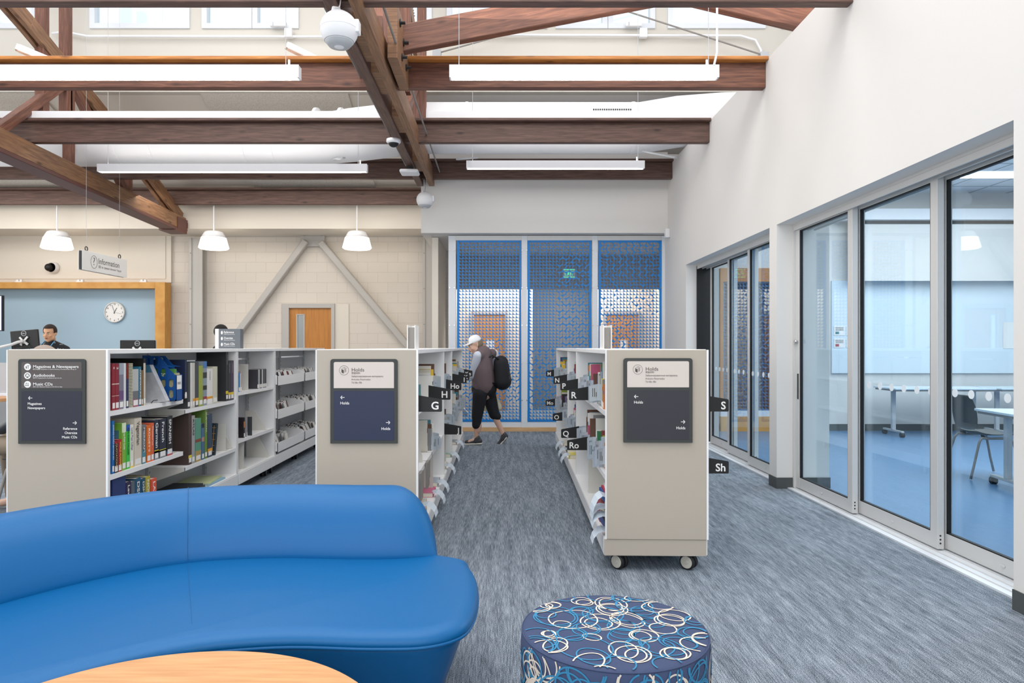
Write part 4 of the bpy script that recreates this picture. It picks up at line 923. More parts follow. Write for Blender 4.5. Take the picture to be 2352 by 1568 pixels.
# ---------------------------------------------------------------- mobile shelving
BAY = 0.914*K; SW = 0.30; SD = 0.262; ZT = 1.337
def shelf_unit(x, y, rz, nb, levR, levL, label, endpanel=False, bins=False, casters_vis=True):
    r = thing('mobile_shelf_unit', label, 'shelving', (x, y, 0), rz, 'white mobile book shelving on casters')
    L = nb*BAY
    MB('white_metal').box(-SW, SW, -0.01, L+0.005, ZT-0.028, ZT).build('top_panel', r, bevel=0.003)
    for yy in ((0.012, L) if endpanel else (0, L)):
        MB('white_metal').box(-SW, SW, yy-0.012 if yy > 0.1 else yy, yy if yy > 0.1 else yy+0.012, 0.095, ZT-0.03).build('end_upright', r)
    for i in range(nb+1):
        yy = min(max(i*BAY, 0.03), L-0.03)
        q = MB('grey_metal').box(-0.03, 0.03, yy-0.018, yy+0.018, 0.19, ZT-0.03); q.use('grey_trim')
        for k in range(22):
            for s_ in (-1, 1): q.box(s_*0.0315-0.001, s_*0.0315+0.001, yy-0.004, yy+0.004, 0.25+k*0.046, 0.268+k*0.046)
        q.build('slotted_post', r)
        if 0 < i < nb:
            MB('white_metal').box(-SW+0.002, -SW+0.03, yy-0.008, yy+0.008, 0.2, 0.5).build('divider', r) if False else None
    MB('grey_metal').box(-0.006, 0.006, 0.03, L-0.03, 0.2, 1.22).build('back_panel', r)
    MB('grey_metal').box(-0.02, 0.02, 0.03, L-0.03, ZT-0.1, ZT-0.03).build('cross_rail', r)
    MB('white_metal').box(-SW-0.012, SW+0.012, 0.0, L, 0.0935, 0.193).build('base', r, bevel=0.004)
    MB('white_metal').box(-SW-0.01, SW+0.01, 0.0, L, 0.193, 0.2).build('base_shelf', r)
    if endpanel:
        MB('beige_panel').box(-SW+0.003, SW+0.0, -0.022, 0.0, 0.195, ZT-0.003).build('end_panel', r, bevel=0.002)
        MB('beige_panel').box(-SW-0.01, SW+0.0, -0.016, 0.0, 0.0945, 0.193).build('end_kickplate', r, bevel=0.002)
        MB('white_metal').box(-SW-0.004, -SW+0.003, -0.022, 0.0, 0.195, ZT-0.003).box(SW+0.0, SW+0.012, -0.022, 0.0, 0.195, ZT-0.003).build('panel_edge', r)
    for side, lev in ((1, levR), (-1, levL)):
        for i in range(nb):
            for z in lev[i]:
                if bins:
                    q = MB('white_metal'); a, c = side*0.03, side*(SW+0.02)
                    ya, yb = i*BAY+0.02, (i+1)*BAY-0.02
                    pr = [(a, z+0.03), (c, z-0.0), (c, z+0.1), (c-side*0.006, z+0.1), (c-side*0.006, z+0.008), (a, z+0.038)]
                    q.prism(pr, 'y', ya, yb)
                    for yy in (ya, yb-0.004): q.prism([(a, z+0.03), (c, z), (c, z+0.1), (c-side*0.04, z+0.13), (a, z+0.16)], 'y', yy, yy+0.004)
                    q.build('display_bin', r)
                else:
                    q = MB('white_metal'); a, c = side*0.03, side*(0.03+SD)
                    x0, x1 = min(a, c), max(a, c)
                    q.box(x0, x1, i*BAY+0.014, (i+1)*BAY-0.014, z-0.003, z)
                    q.box(c-(0.004 if side > 0 else 0), c+(0 if side > 0 else 0.004), i*BAY+0.014, (i+1)*BAY-0.014, z-0.03, z-0.003)
                    o = q.build('shelf', r)
                    for yy in (i*BAY+0.014, (i+1)*BAY-0.017):
                        MB('ivory_plastic').prism([(a, z-0.003), (c, z-0.003), (c, z-0.03), (a, z-0.12)], 'y', yy, yy+0.003).build('bracket', o)
    ys = [0.1, L-0.1] if nb == 1 else [0.1, L/2-0.06, L-0.1]
    for ki, yy in enumerate(ys):
        for s_ in (-1, 1):
            cx = s_*(SW-0.09); ang = math.radians((44 if (endpanel and ki == 0) else 12)+(6 if s_ > 0 else 0)); yw = yy-(0.055 if ki == 0 else 0)
            c = MB('black_rubber'); TT = Matrix.Translation((cx, yw, 0)) @ Matrix.Rotation(ang, 4, 'Z'); c.T = TT
            for o_ in (-1, 1): c.lathe([(0.0001, o_*0.034), (0.04, o_*0.034), (0.0467, o_*0.028), (0.0467, o_*0.012), (0.04, o_*0.008), (0.0001, o_*0.008)], (0, 0, 0.0467), 28, 'x')
            c.box(-0.007, 0.007, -0.025, 0.03, 0.03, 0.094).box(-0.03, 0.03, -0.03, 0.03, 0.083, 0.0935)
            c.tube([(0, 0.052*math.cos(t), 0.0467+0.052*math.sin(t)) for t in [q*math.pi/8 for q in range(-1, 7)]], 0.006, 6)
            o = c.build('caster', r)
            b = MB('wheel_cream'); b.T = TT
            for o_ in (-1, 1): b.lathe([(0.0001, o_*0.0355), (0.034, o_*0.0355), (0.037, o_*0.034), (0.0001, o_*0.034)], (0, 0, 0.0467), 28, 'x').lathe([(0.0001, o_*0.038), (0.01, o_*0.038), (0.012, o_*0.0355)], (0, 0, 0.0467), 16, 'x')
            b.build('wheel_cover', o)
    return r
class Row:
    def __init__(s, x, y, rz): s.x, s.y, s.rz = x, y, rz; s.M = Matrix.Translation((x, y, 0)) @ Matrix.Rotation(rz, 4, 'Z')
    def at(s, lx, ly, z=0): return s.M @ Vector((lx, ly, z))
rA = Row(-2.40-0.289, 3.72*K, 0); rB = Row(-0.5-0.3, 3.68*K, 0); rC = Row(0.943, 3.68*K, math.radians(-1.45))
def units(row, specs):
    y = 0
    for nb, lr, ll, lb, ep, bn in specs:
        p = row.at(0, y); shelf_unit(p.x, p.y, row.rz, nb, lr, ll, lb, ep, bn); y += nb*BAY+0.02
HL = [[0.955, 0.56]]
units(rA, [(2, [[0.955, 0.56], [0.873, 0.435]], [[0.955, 0.56]]*2, 'shelving with the Magazines & Newspapers sign on its end, nearest bays with reference books', True, False),
           (1, [[0.935, 0.495]], HL, 'single shelving bay with bookends and discs, between reference books and the disc bins', False, False),
           (2, [[0.94, 0.58, 0.225]]*2, HL*2, 'shelving with slanted bins full of music discs, behind the left holds shelves', False, True)])
units(rB, [(2, HL*2, HL*2, 'left holds shelving with the blue Holds sign on its end panel', True, False),
           (1, HL, HL, 'middle bay of the left holds shelving', False, False), (2, HL*2, HL*2, 'far bays of the left holds shelving, next to the walking person', False, False)])
units(rC, [(2, HL*2, HL*2, 'right holds shelving with the grey Holds sign and two casters in front', True, False),
           (1, HL, HL, 'middle bay of the right holds shelving', False, False), (2, HL*2, HL*2, 'far bays of the right holds shelving, near the blue screens', False, False)])
# ---------------------------------------------------------------- way-finding panels on the end panels
def icon_book(b, cx, cy, s, P):
    pass
def wayfinding(name, row, px0, py0, px1, py1, d, label, kind, xl):
    a, c = W(px0, py0, d), W(px1, py1, d); wd, hh = c.x-a.x, a.z-c.z
    p = row.at(0, -0.0225); r = thing(name, label, 'sign', (a.x, p.y+(a.x+wd/2-p.x)*math.tan(row.rz)*1.0-0.001, c.z), row.rz, 'framed way-finding signs on the shelving ends')
    def rr_(x0, z0, x1, z1, rad, top=True, bot=False):
        pts = []
        for cx, cz, a0, on in ((x1-rad, z0+rad, -90, bot), (x1-rad, z1-rad, 0, top), (x0+rad, z1-rad, 90, top), (x0+rad, z0+rad, 180, bot)):
            if on:
                for k in range(7): t = math.radians(a0+15*k); pts.append((cx+rad*math.cos(t), cz+rad*math.sin(t)))
            else: pts.append({-90: (x1, z0), 0: (x1, z1), 90: (x0, z1), 180: (x0, z0)}[a0])
        return pts
    e = wd*0.052; mid = hh*0.655
    MB('sign_grey').prism(rr_(0, 0, wd, hh, 0.017), 'y', -0.012, 0.0).build('frame', r)
    top = {'mag': 'sign_taupe'}.get(kind, 'sign_cream'); bot = {'mag': 'sign_slate', 'holdsB': 'sign_navy', 'holdsC': 'sign_dark'}[kind]
    MB(top).prism(rr_(e, mid, wd-e, hh-e*0.85, 0.01), 'y', -0.0135, -0.012).build('upper_panel', r)
    MB(bot).prism(rr_(e, e*0.9, wd-e, mid-e*0.8, 0.004), 'y', -0.0135, -0.012).build('lower_panel', r)
    U, V = (1, 0, 0), (0, 0, 1); yy = -0.0136
    def T(b, t, fx, fz, sz, al='LEFT', bold=0.0, xs=1): b.text(t, (wd*fx, yy, hh*fz), U, V, hh*sz*1.42, al, bold, xs=xs)
    wq = MB('sign_white')
    def arrow(b, fx, fz, s_):
        x, z = wd*fx, hh*fz; h = 0.0022
        b.bar((x-0.012*1, yy-0.0004, z), (x+0.012, yy-0.0004, z), 0.0035, 0.0005, up=(0, 1, 0))
        b.bar((x+s_*0.012, yy-0.0004, z), (x+s_*0.002, yy-0.0004, z+0.010), 0.0035, 0.0005, up=(0, 1, 0)); b.bar((x+s_*0.012, yy-0.0004, z), (x+s_*0.002, yy-0.0004, z-0.010), 0.0035, 0.0005, up=(0, 1, 0))
    if kind == 'mag':
        for k, (t, s2, w_) in enumerate((('Magazines & Newspapers', '期刊与报纸 Журналы и газеты Revistas y Periódicos Báo và tạp chí', 0.7), ('Audiobooks', '有声书 Аудиокниги Audiolibros Sách thu âm', 0.4), ('Music CDs', '音乐 CDs Музыка Música en CD CD âm nhạc', 0.4))):
            z = 0.895-k*0.103
            T(wq, t, 0.225, z, 0.033, xs=1.12, bold=0.012); T(wq, s2, 0.225, z-0.022, 0.0125, xs=1.0)
            wq.prism([(wd*0.143+0.0205*math.cos(q/14*math.pi), hh*(z+0.012)+0.0205*math.sin(q/14*math.pi)) for q in range(28)], 'y', yy-0.0008, yy)
        arrow(wq, 0.185, 0.54, -1); T(wq, 'Magazines', 0.145, 0.46, 0.029, bold=0.012); T(wq, 'Newspapers', 0.145, 0.41, 0.029, bold=0.012)
        arrow(wq, 0.845, 0.247, 1)
        for k, t in enumerate(('Reference', 'Oversize', 'Music CDs')): T(wq, t, 0.885, 0.166-0.05*k, 0.029, 'RIGHT', bold=0.012)
        wq.build('lettering', r)
        b = MB('sign_taupe'); cx = wd*0.143; cz = hh*0.907; y2 = yy-0.0012
        b.box(cx-0.010, cx-0.004, y2, yy, cz-0.010, cz+0.004).box(cx-0.003, cx+0.012, y2, yy, cz+0.006, cz+0.0085).box(cx+0.003, cx+0.006, y2, yy, cz-0.011, cz+0.006)
        cz = hh*0.804; b.tube([(cx+0.011*math.cos(t/10*math.pi), y2, cz+0.001+0.011*math.sin(t/10*math.pi)) for t in range(11)], 0.0018, 4).box(cx-0.013, cx-0.008, y2, yy, cz-0.006, cz+0.003).box(cx+0.008, cx+0.013, y2, yy, cz-0.006, cz+0.003).box(cx-0.006, cx+0.006, y2, yy, cz-0.013, cz-0.005)
        cz = hh*0.701
        for q in (-0.010, -0.002, 0.006): b.box(cx+q, cx+q+0.0016, y2, yy, cz-0.007, cz+0.009).box(cx+q-0.004, cx+q+0.0016, y2, yy, cz-0.009, cz-0.005)
        b.box(cx-0.010, cx-0.001, y2, yy, cz+0.006, cz+0.009); b.build('icon', r)
    else:
        b = MB('ink'); T(b, 'Holds', 0.315, 0.853, 0.042, bold=0.0, xs=1.08)
        for k, t in enumerate(('預留材料', 'Забронированные материалы', 'Artículos Reservados', 'Tài liệu đặt')): T(b, t, 0.315, 0.823-0.037*k, 0.0195, xs=0.95)
        cx, cz = wd*0.205, hh*0.866
        b.tube([(cx+0.028*math.cos(t/16*math.pi), yy, cz+0.028*math.sin(t/16*math.pi)) for t in range(32)], 0.0009, 4, closed=True)
        b.prism([(cx-0.015, cz+0.008), (cx-0.002, cz+0.001), (cx-0.002, cz-0.019), (cx-0.015, cz-0.012)], 'y', yy-0.001, yy)
        for q in range(3): b.bar((cx+0.002+q*0.005, yy-0.0005, cz+0.012-q*0.002), (cx+0.002+q*0.005, yy-0.0005, cz-0.014+q*0.002), 0.0016, 0.0006, up=(0, 1, 0))
        b.bar((cx-0.014, yy-0.0005, cz+0.010), (cx+0.002, yy-0.0005, cz+0.018), 0.0014, 0.0006, up=(0, 1, 0)).bar((cx+0.002, yy-0.0005, cz+0.018), (cx+0.016, yy-0.0005, cz+0.010), 0.0014, 0.0006, up=(0, 1, 0))
        b.build('lettering', r)
        arrow(wq, 0.183, 0.545, -1); T(wq, 'Holds', 0.148, 0.463, 0.032, bold=0.012); arrow(wq, 0.86, 0.247, 1); T(wq, 'Holds', 0.895, 0.16, 0.032, 'RIGHT', bold=0.012)
        wq.build('arrow_lettering', r)
mat('sign_navy', '272E4A', 0.55); mat('sign_dark', '303138', 0.55)
wayfinding('directory_sign', rA, 51, 824, 204, 1017, 3.72, 'framed sign listing Magazines & Newspapers, Audiobooks and Music CDs', 'mag', 0)
wayfinding('directory_sign', rB, 762, 824, 915, 1016, 3.68, 'framed Holds sign with a navy lower half, on the left holds shelving', 'holdsB', 0)
wayfinding('directory_sign', rC, 1430, 822, 1586, 1014, 3.68, 'framed Holds sign with a dark grey lower half, on the right holds shelving', 'holdsC', 0)
# signs standing on the shelf tops
def v_sign(row, ly, lx, label, sp=0.11, grey=True, hh=0.155):
    p = row.at(lx, ly, ZT); r = thing('tent_sign', label, 'sign', tuple(p), row.rz)
    MB('sign_white').box(-sp/2-0.004, -sp/2, 0, 0.2, 0, hh).box(sp/2, sp/2+0.004, 0, 0.2, 0, hh).box(-sp/2, sp/2, 0.19, 0.195, 0, hh).box(-sp/2, sp/2, 0, 0.2, 0, 0.003).build('panel', r)
    MB('grey_trim').box(-sp/2+0.002, sp/2-0.002, 0.03, 0.16, 0.004, hh-0.015).build('core', r)
v_sign(rB, 0.25, 0.235, 'small white slotted sign standing on the left holds shelving', 0.045); v_sign(rC, 0.25, -0.255, 'small white slotted sign standing on the right holds shelving', 0.045)
a = W(494, 755, 5.9); c = W(552, 799, 5.9); r = thing('tent_sign', 'grey upright sign listing Reference, Oversize and Music CDs on the shelf top', 'sign', (a.x, a.y, ZT))
wd = c.x-a.x; hh = a.z-ZT
MB('sign_white').box(0.0, 0.035, -0.002, 0.1, 0, hh).build('end_cap', r, bevel=0.002); b = MB('sign_smoke' if mat('sign_smoke', '62676D', 0.5) else '').box(0.035, wd, 0, 0.08, 0, hh); b.build('panel', r, bevel=0.002)
b = MB('sign_white')
for k, t in enumerate(('Reference', 'Oversize', 'Music CDs')):
    z = hh*(0.78-0.3*k); b.text(t, (0.085, -0.0005, z), (1, 0, 0), (0, 0, 1), 0.03, 'LEFT', 0.01, xs=0.8); b.text('参考资料 Справочники Referencia', (0.085, -0.0005, z-0.014), (1, 0, 0), (0, 0, 1), 0.010, xs=0.7)
    b.prism([(0.066+0.009*math.cos(q/8*math.pi), z+0.005+0.017*math.sin(q/8*math.pi)) for q in range(16)], 'y', -0.0015, -0.0003)
b.build('lettering', r)
# letter flags sticking out into the aisles
def flag(row, side, ly, z, letter, label, wd=0.155):
    p = row.at(side*(SW-0.006), ly, z); r = thing('letter_flag', label, 'sign', tuple(p), row.rz, 'black letter flags on the holds shelves'); s_ = side
    xo = s_*wd; q = MB('black_plastic')
    q.prism([(0, 0), (xo-s_*0.005, 0), (xo, 0.005), (xo, 0.070), (xo-s_*0.005, 0.076), (0, 0.103)], 'y', -0.0015, 0.0015).build('plate', r)
    b = MB('sign_white')
    if side > 0: b.text(letter, (xo-0.018, -0.0017, 0.015), (1, 0, 0), (0, 0, 1), 0.066, 'RIGHT', 0.02)
    else: b.text(letter, (xo+0.014, -0.0017, 0.015), (1, 0, 0), (0, 0, 1), 0.066, 'LEFT', 0.02)
    b.build('lettering', r)
def fl(row, side, d, z, t, where): flag(row, side, d*K-row.y, z, t, 'black letter flag reading %s, %s' % (t, where), 0.168 if t[0] == 'S' else 0.157)
fl(rB, 1, 3.71, 0.957, 'G', 'nearest on the left holds shelves')
fl(rB, 1, 4.35, 0.975, 'H', 'behind the G flag on the left holds shelves')
fl(rB, 1, 5.6, 0.955, 'Ho', 'top flag of the middle bay of the left holds shelves')
fl(rB, 1, 6.5, 0.965, 'I', 'behind the Ho flag on the left holds shelves')
fl(rB, 1, 7.1, 0.965, 'K', 'half hidden behind the I flag')
fl(rB, 1, 7.9, 0.97, 'Ke', 'farthest on the left holds shelves, by the walking person')
fl(rB, 1, 5.6, 0.548, 'J', 'lower flag on the left holds shelves')
for d, z, t, wh in ((4.5, 0.958, 'R', 'nearest upper flag of the right holds shelves'), (5.4, 0.968, 'P', 'behind the R flag'), (6.42, 0.963, 'N', 'behind the P flag'), (8.0, 0.963, 'M', 'farthest upper flag of the right holds shelves'), (8.15, 0.565, 'Mo', 'farthest lower flag of the right holds shelves'), (6.54, 0.56, 'O', 'lower flag between Mo and Q'), (5.3, 0.56, 'Q', 'lower flag just behind Ro'), (4.67, 0.56, 'Ro', 'nearest lower flag of the right holds shelves')):
    fl(rC, -1, d, z, t, wh)
fl(rC, 1, 3.75, 0.955, 'S', 'upper flag on the outer side of the right holds shelves'); fl(rC, 1, 3.75, 0.575, 'Sh', 'lower flag on the outer side of the right holds shelves')
# ---------------------------------------------------------------- books
def book(row, side, ly, z, th, h, dep, colr, label, group=None, sticker=True, inset=0.012, title=None, tcol='F2EEE6', slip=False, tilt=0.0, pages=True, cat='book', name='book', stripes=(), tsize=None, cover=None):
    lx = side*(0.03+SD-inset)
    p = row.at(lx, ly, z+0.0005); r = tag(MB('white_paint').build(name, loc=tuple(p)), label, cat, group) if False else None
    s_ = side; b = MB(flat(colr)); x0, x1 = sorted((0, -s_*dep)); t = min(0.003, th*0.2)
    # cover: spine and two boards; page block is a part of its own
    b.box(x0, x1, 0, t, 0, h).box(x0, x1, th-t, th, 0, h)
    xs0, xs1 = sorted((0, -s_*0.003)); b.box(xs0, xs1, t, th-t, 0, h)
    for (f0, f1, cc) in stripes:
        b.use(flat(cc)); xa, xb = sorted((s_*0.0006, -s_*0.001)); b.box(xa, xb, -0.0003, th+0.0003, h*f0, h*f1)
    if cover:
        b.use(flat(cover)); b.box(x0+0.02, x1-0.02, -0.0006, 0, h*0.25, h*0.85)
    o = b.build(name, loc=tuple(p)); o.rotation_euler = (tilt, 0, row.rz); tag(o, label, cat, group)
    if pages:
        xa, xb = sorted((-s_*0.003, -s_*(dep-0.004))); MB('page_cream').box(xa, xb, t, th-t, 0.003, h-0.003).build('pages', o)
    if sticker:
        xa, xb = sorted((0, s_*0.0012)); MB('sign_white').box(xa, xb, th*0.12, th*0.88, h*0.04, h*0.04+0.035).build('spine_sticker', o)
    if title:
        u = (0, 0, -1); v = (0, 1, 0) if s_ > 0 else (0, -1, 0)
        sz = tsize or th*0.62; n = len(title); L = h*0.72; xs_ = min(1.4, L/(n*0.62*sz)) if n else 1
        q = MB(flat(tcol)); q.text(title, (s_*0.001, th*(0.5-0.33*(sz/th)) if s_ > 0 else th*(0.5+0.33*(sz/th)), h*0.93), u, v, sz, 'LEFT', 0.015, xs=xs_); q.build('title_lettering', o)
    if slip:
        hold_slip(o, s_, th, h)
    return o
mat('page_cream', 'E9E2D2', 0.8); mat('slip_paper', 'BEC8D2', 0.8)
def hold_slip(o, s_, th, h, k=None):
    rr_ = random.Random(hash((round(o.location.x*100), round(o.location.y*100), round(h*100))) & 0xffff)
    out = rr_.uniform(0.045, 0.085); hh = rr_.uniform(0.09, 0.12); z0 = max(0.0, h*rr_.uniform(0.0, 0.25)); cur = rr_.uniform(0.008, 0.02)
    cols = [(-s_*0.03, th/2), (s_*out*0.35, th/2+0.002), (s_*out*0.7, th/2-cur*0.3), (s_*out, th/2-cur)]
    b = MB('slip_paper').add([(x, y, z0+e*hh-(0.012*abs(x)/0.08)) for x, y in cols for e in (0, 1)], [(2*i, 2*i+1, 2*i+3, 2*i+2) for i in range(3)])
    b.use('ink')
    for q in range(3):
        xa, xb = s_*out*(0.42+0.14*q), s_*out*(0.47+0.14*q); ya = th/2-cur*0.25*(0.2+q*0.4)-0.0012
        b.add([(xa, ya, z0+hh*0.2), (xb, ya-0.0006, z0+hh*0.2), (xb, ya-0.0006, z0+hh*(0.75 if q else 0.5)), (xa, ya, z0+hh*(0.75 if q else 0.5))], [(0, 1, 2, 3)])
    m = b.build('hold_slip', o, smooth=False)
def bookend(row, side, ly, z, h, dep, label, th=0.004, inset=0.02, slant=True, group='metal and plastic bookends'):
    lx = side*(0.03+SD-inset); p = row.at(lx, ly, z+0.0005); s_ = side
    pr = [(0, 0), (-s_*dep, 0), (-s_*dep, h), (-s_*0.12, h), (-s_*0.095, h*0.97), (-s_*0.0, h*0.18)] if slant else [(0, 0), (-s_*dep, 0), (-s_*dep, h), (0, h)]
    b = MB('ivory_plastic').prism(pr, 'y', 0, th); b.box(min(0, -s_*dep), max(0, -s_*dep), 0, 0.09, 0, 0.002)
    o = b.build('bookend', loc=tuple(p), bevel=0.0015); o.rotation_euler = (0, 0, row.rz); tag(o, label, 'bookend', group)
    return o
def px2y(px, X=-2.40): return X*1400/(px-1147)*K
# row A, explicit: (px0, px1, px_top_y, colour, description, title, ...) on shelf z
def rowA_book(x0, x1, ytop, z, colr, label, title=None, dep=0.19, extra=0.0, **kw):
    X = -2.42; ya, yb = px2y(x0, X), px2y(x1, X); d = ya/K; h = EYE-(ytop-797)*d/1400-z
    return book(rA, 1, ya-rA.y, z, max(0.006, (yb-ya)-0.001), max(0.05, h), dep, colr, label, title=title, inset=0.012+extra, **kw)
z = 0.955; g = 'reference books on the top shelf of the nearest bay'
rowA_book(253.5, 260.5, 835, z, '8E2433', 'first maroon volume on the top shelf beside the end upright', 'II', group=g, stripes=((0.55, 0.57, 'D8C8B8'), (0.3, 0.31, 'D8C8B8')))
rowA_book(261, 269.5, 835, z, '8E2433', 'second maroon volume on the top shelf, beside the purple grey one', '2', group=g, stripes=((0.55, 0.57, 'D8C8B8'), (0.3, 0.31, 'D8C8B8')))
rowA_book(270, 280, 834, z, '7D7A88', 'purple grey paperback right of the maroon volumes', group=g, stripes=((0.2, 0.4, '6B4F7B'), (0.75, 1.0, '9FA6B2')))
rowA_book(280.5, 285.5, 834, z, 'DCDDE0', 'thin white booklet beside the purple grey paperback', group=g)
rowA_book(286, 291, 834, z, '7E1F1C', 'thin dark red booklet with a navy lower half', group=g, stripes=((0.0, 0.65, '22305E'),))
for (x0, x1, cc, lb) in ((291.5, 295.5, '6B6438', 'spiral-bound guide with a red brown edge'), (296, 300.5, '7B7A35', 'spiral-bound guide with an olive edge, next to a grey magazine')):
    o = rowA_book(x0, x1, 834, z, cc, lb, group=g, sticker=False); h_ = max(v.co.z for v in o.data.vertices)
    q = MB('sign_white'); th = max(v.co.y for v in o.data.vertices)
    for k in range(30): q.box(0.0, 0.004, 0.001, th-0.001, h_*(k+0.3)/30, h_*(k+0.62)/30)
    q.build('spiral_binding', o)
rowA_book(301, 314.5, 848, z, 'B9BAB8', 'grey and white magazine set beside the spiral guides', group=g, stripes=((0.0, 0.2, '9C5466'), (0.2, 0.42, '6E7074')))
rowA_book(315, 321, 842, z, '1F6E8C', 'slim teal book on the top shelf before the black folder', 'CAMPGROUNDS', group=g)
rowA_book(321.5, 324.5, 850, z, '9A7440', 'thin tan booklet squeezed before the black folder', group=g)
rowA_book(326, 330.5, 823, z, '0C0C0E', 'tall black folder with a cream edge standing above its neighbours', group=g, dep=0.25, stripes=((0.0, 0.9, 'CFC3B4'),), pages=False)
# pamphlet holder and map file
Xf = -2.415; yn = 4.33*K; p0 = W(331, 929, 4.33)
def facing(px, py, d): q = W(px, py, d); return (q.x, q.z)
o = MB('silver_pamphlet' if mat('silver_pamphlet', 'D2D3D6', 0.3, metal=0.3, var=0.12, scale=18) else '').prism([facing(331.5, 929, 4.33), facing(382, 921, 4.33), facing(343.5, 838, 4.33), facing(331.5, 838, 4.33)], 'y', yn, yn+0.05)
o.use(flat('4E86A6')).prism([facing(331.5, 855, 4.329), facing(348.5, 855, 4.329), facing(343.5, 838, 4.329), facing(331.5, 838, 4.329)], 'y', yn-0.001, yn)
o = o.build('pamphlet', bevel=0.002); tag(o, 'glossy silver fold-out pamphlet cut at a slant, in front of the blue file', 'pamphlet')
d_ = 4.44; yk_ = d_*K; b = MB('file_blue' if mat('file_blue', '0A4E94', 0.4) else '')
prof = [(-2.60, 0.957), (-2.352, 0.957), (-2.352, 1.146), (-2.362, 1.146), (-2.47, 1.285), (-2.60, 1.29)]
r = thing('magazine_file', 'blue plastic magazine file with oval holes, marked MAPS on its front', 'magazine file', (-2.47, yk_, 0.957))
def side_plate(yy):
    V = []; F = []
    # plate with oval holes: built as strips round each hole cell
    x0, x1, z0 = -2.60, -2.352, 0.957; q = MB('file_blue')
    ncol, nrow = 4, 4; cw = (x1-x0-0.02)/ncol; chh = 0.079
    def topz(x): return 1.29 if x < -2.47 else 1.285-(x+2.47)/0.108*0.139
    for i in range(ncol):
        for j in range(nrow):
            a0, a1 = x0+0.01+i*cw, x0+0.01+(i+1)*cw; b0, b1 = z0+0.012+j*chh, z0+0.012+(j+1)*chh
            hole = b1 < min(topz(a0), topz(a1))-0.005
            cx, cz = (a0+a1)/2, (b0+b1)/2
            if hole:
                n = 16; inn = []; outp = []
                for k in range(n):
                    t = 2*math.pi*(k+0.5)/n; co, si = math.cos(t), math.sin(t)
                    inn.append((cx+0.016*co, cz+(0.014 if si > 0 else -0.014)+0.016*si)); m_ = max(abs(co)/(cw/2), abs(si)/(chh/2)); outp.append((cx+co/m_, cz+si/m_))
                q.add([(x, yy, zz) for x, zz in inn+outp], [(k, (k+1) % n, n+(k+1) % n, n+k) for k in range(n)])
                for sx, sz in ((1, 1), (-1, 1), (-1, -1), (1, -1)):
                    C = (cx+sx*cw/2, cz+sz*chh/2); best = sorted(outp, key=lambda p: (p[0]-C[0])**2+(p[1]-C[1])**2)[:2]; q.add([(best[0][0], yy, best[0][1]), (C[0], yy, C[1]), (best[1][0], yy, best[1][1])], [(0, 1, 2)])
            elif b0 < min(topz(a0), topz(a1)):
                q.add([(a0, yy, b0), (a1, yy, b0), (a1, yy, min(b1, topz(a1))), (a0, yy, min(b1, topz(a0)))], [(0, 1, 2, 3)])
            elif b0 < topz(a0): q.add([(a0, yy, b0), (a1, yy, b0), (a0, yy, min(b1, topz(a0)))], [(0, 1, 2)])
    q.add([(x0, yy, z0), (x0+0.01, yy, z0), (x0+0.01, yy, 1.29), (x0, yy, 1.29)], [(0, 1, 2, 3)]); q.add([(x1-0.01, yy, z0), (x1, yy, z0), (x1, yy, 1.146), (x1-0.01, yy, 1.15)], [(0, 1, 2, 3)]); q.add([(x0, yy, z0), (x1, yy, z0), (x1, yy, z0+0.012), (x0, yy, z0+0.012)], [(0, 1, 2, 3)])
    q.v = [(x-r.location.x, y-r.location.y, zz-r.location.z) for x, y, zz in q.v]
    o = q.build('side_wall', r); md = o.modifiers.new('s', 'SOLIDIFY'); md.thickness = 0.003
side_plate(yk_); side_plate(yk_+0.085)
q = MB('file_blue').box(-0.13, 0.118, 0, 0.085, 0, 0.003).box(0.115, 0.118, 0, 0.085, 0, 0.189).box(-0.13, -0.127, 0, 0.085, 0, 0.333); q.build('tray', r)
MB('sign_white').box(0.118, 0.119, 0.006, 0.079, 0.085, 0.186).build('label_card', r); MB('ink').text('MAPS', (0.1192, 0.013, 0.12), (0, 1, 0), (0, 0, 1), 0.028, 'LEFT', 0.0, xs=0.75).build('lettering', r)
o = MB('map_paper' if mat('map_paper', 'A9A276', 0.8, col2='C9C3A0', scale=60) else '').box(-2.59, -2.362, yk_+0.015, yk_+0.07, 0.962, 1.16); o.use(flat('4E8B3A')).box(-2.56, -2.375, yk_+0.014, yk_+0.015, 1.11, 1.19).box(-2.56, -2.375, yk_+0.015, yk_+0.05, 1.16, 1.19)
o.use('sign_white').text('OREGON', (-2.475, yk_+0.0135, 1.128), (1, 0, 0), (0, 0, 1), 0.045, 'CENTER', 0.02, xs=0.7); o = o.build('map_bundle'); tag(o, 'folded green and tan maps inside the blue magazine file', 'maps')
o = MB('black_plastic').tube([(-2.44, 4.27*K, 0.958), (-2.43, 4.28*K, 0.975), (-2.43, 4.40*K, 0.975), (-2.44, 4.41*K, 0.958)], 0.003, 6).build('wire_stop'); tag(o, 'small black wire stop at the foot of the silver pamphlet', 'wire stop')
rowA_book(421.5, 426, 826, 0.957, '1E2A4C', 'large navy hardback with white page edge behind the map file', dep=0.25, stripes=((0.0, 0.12, 'D8D4CC'),))
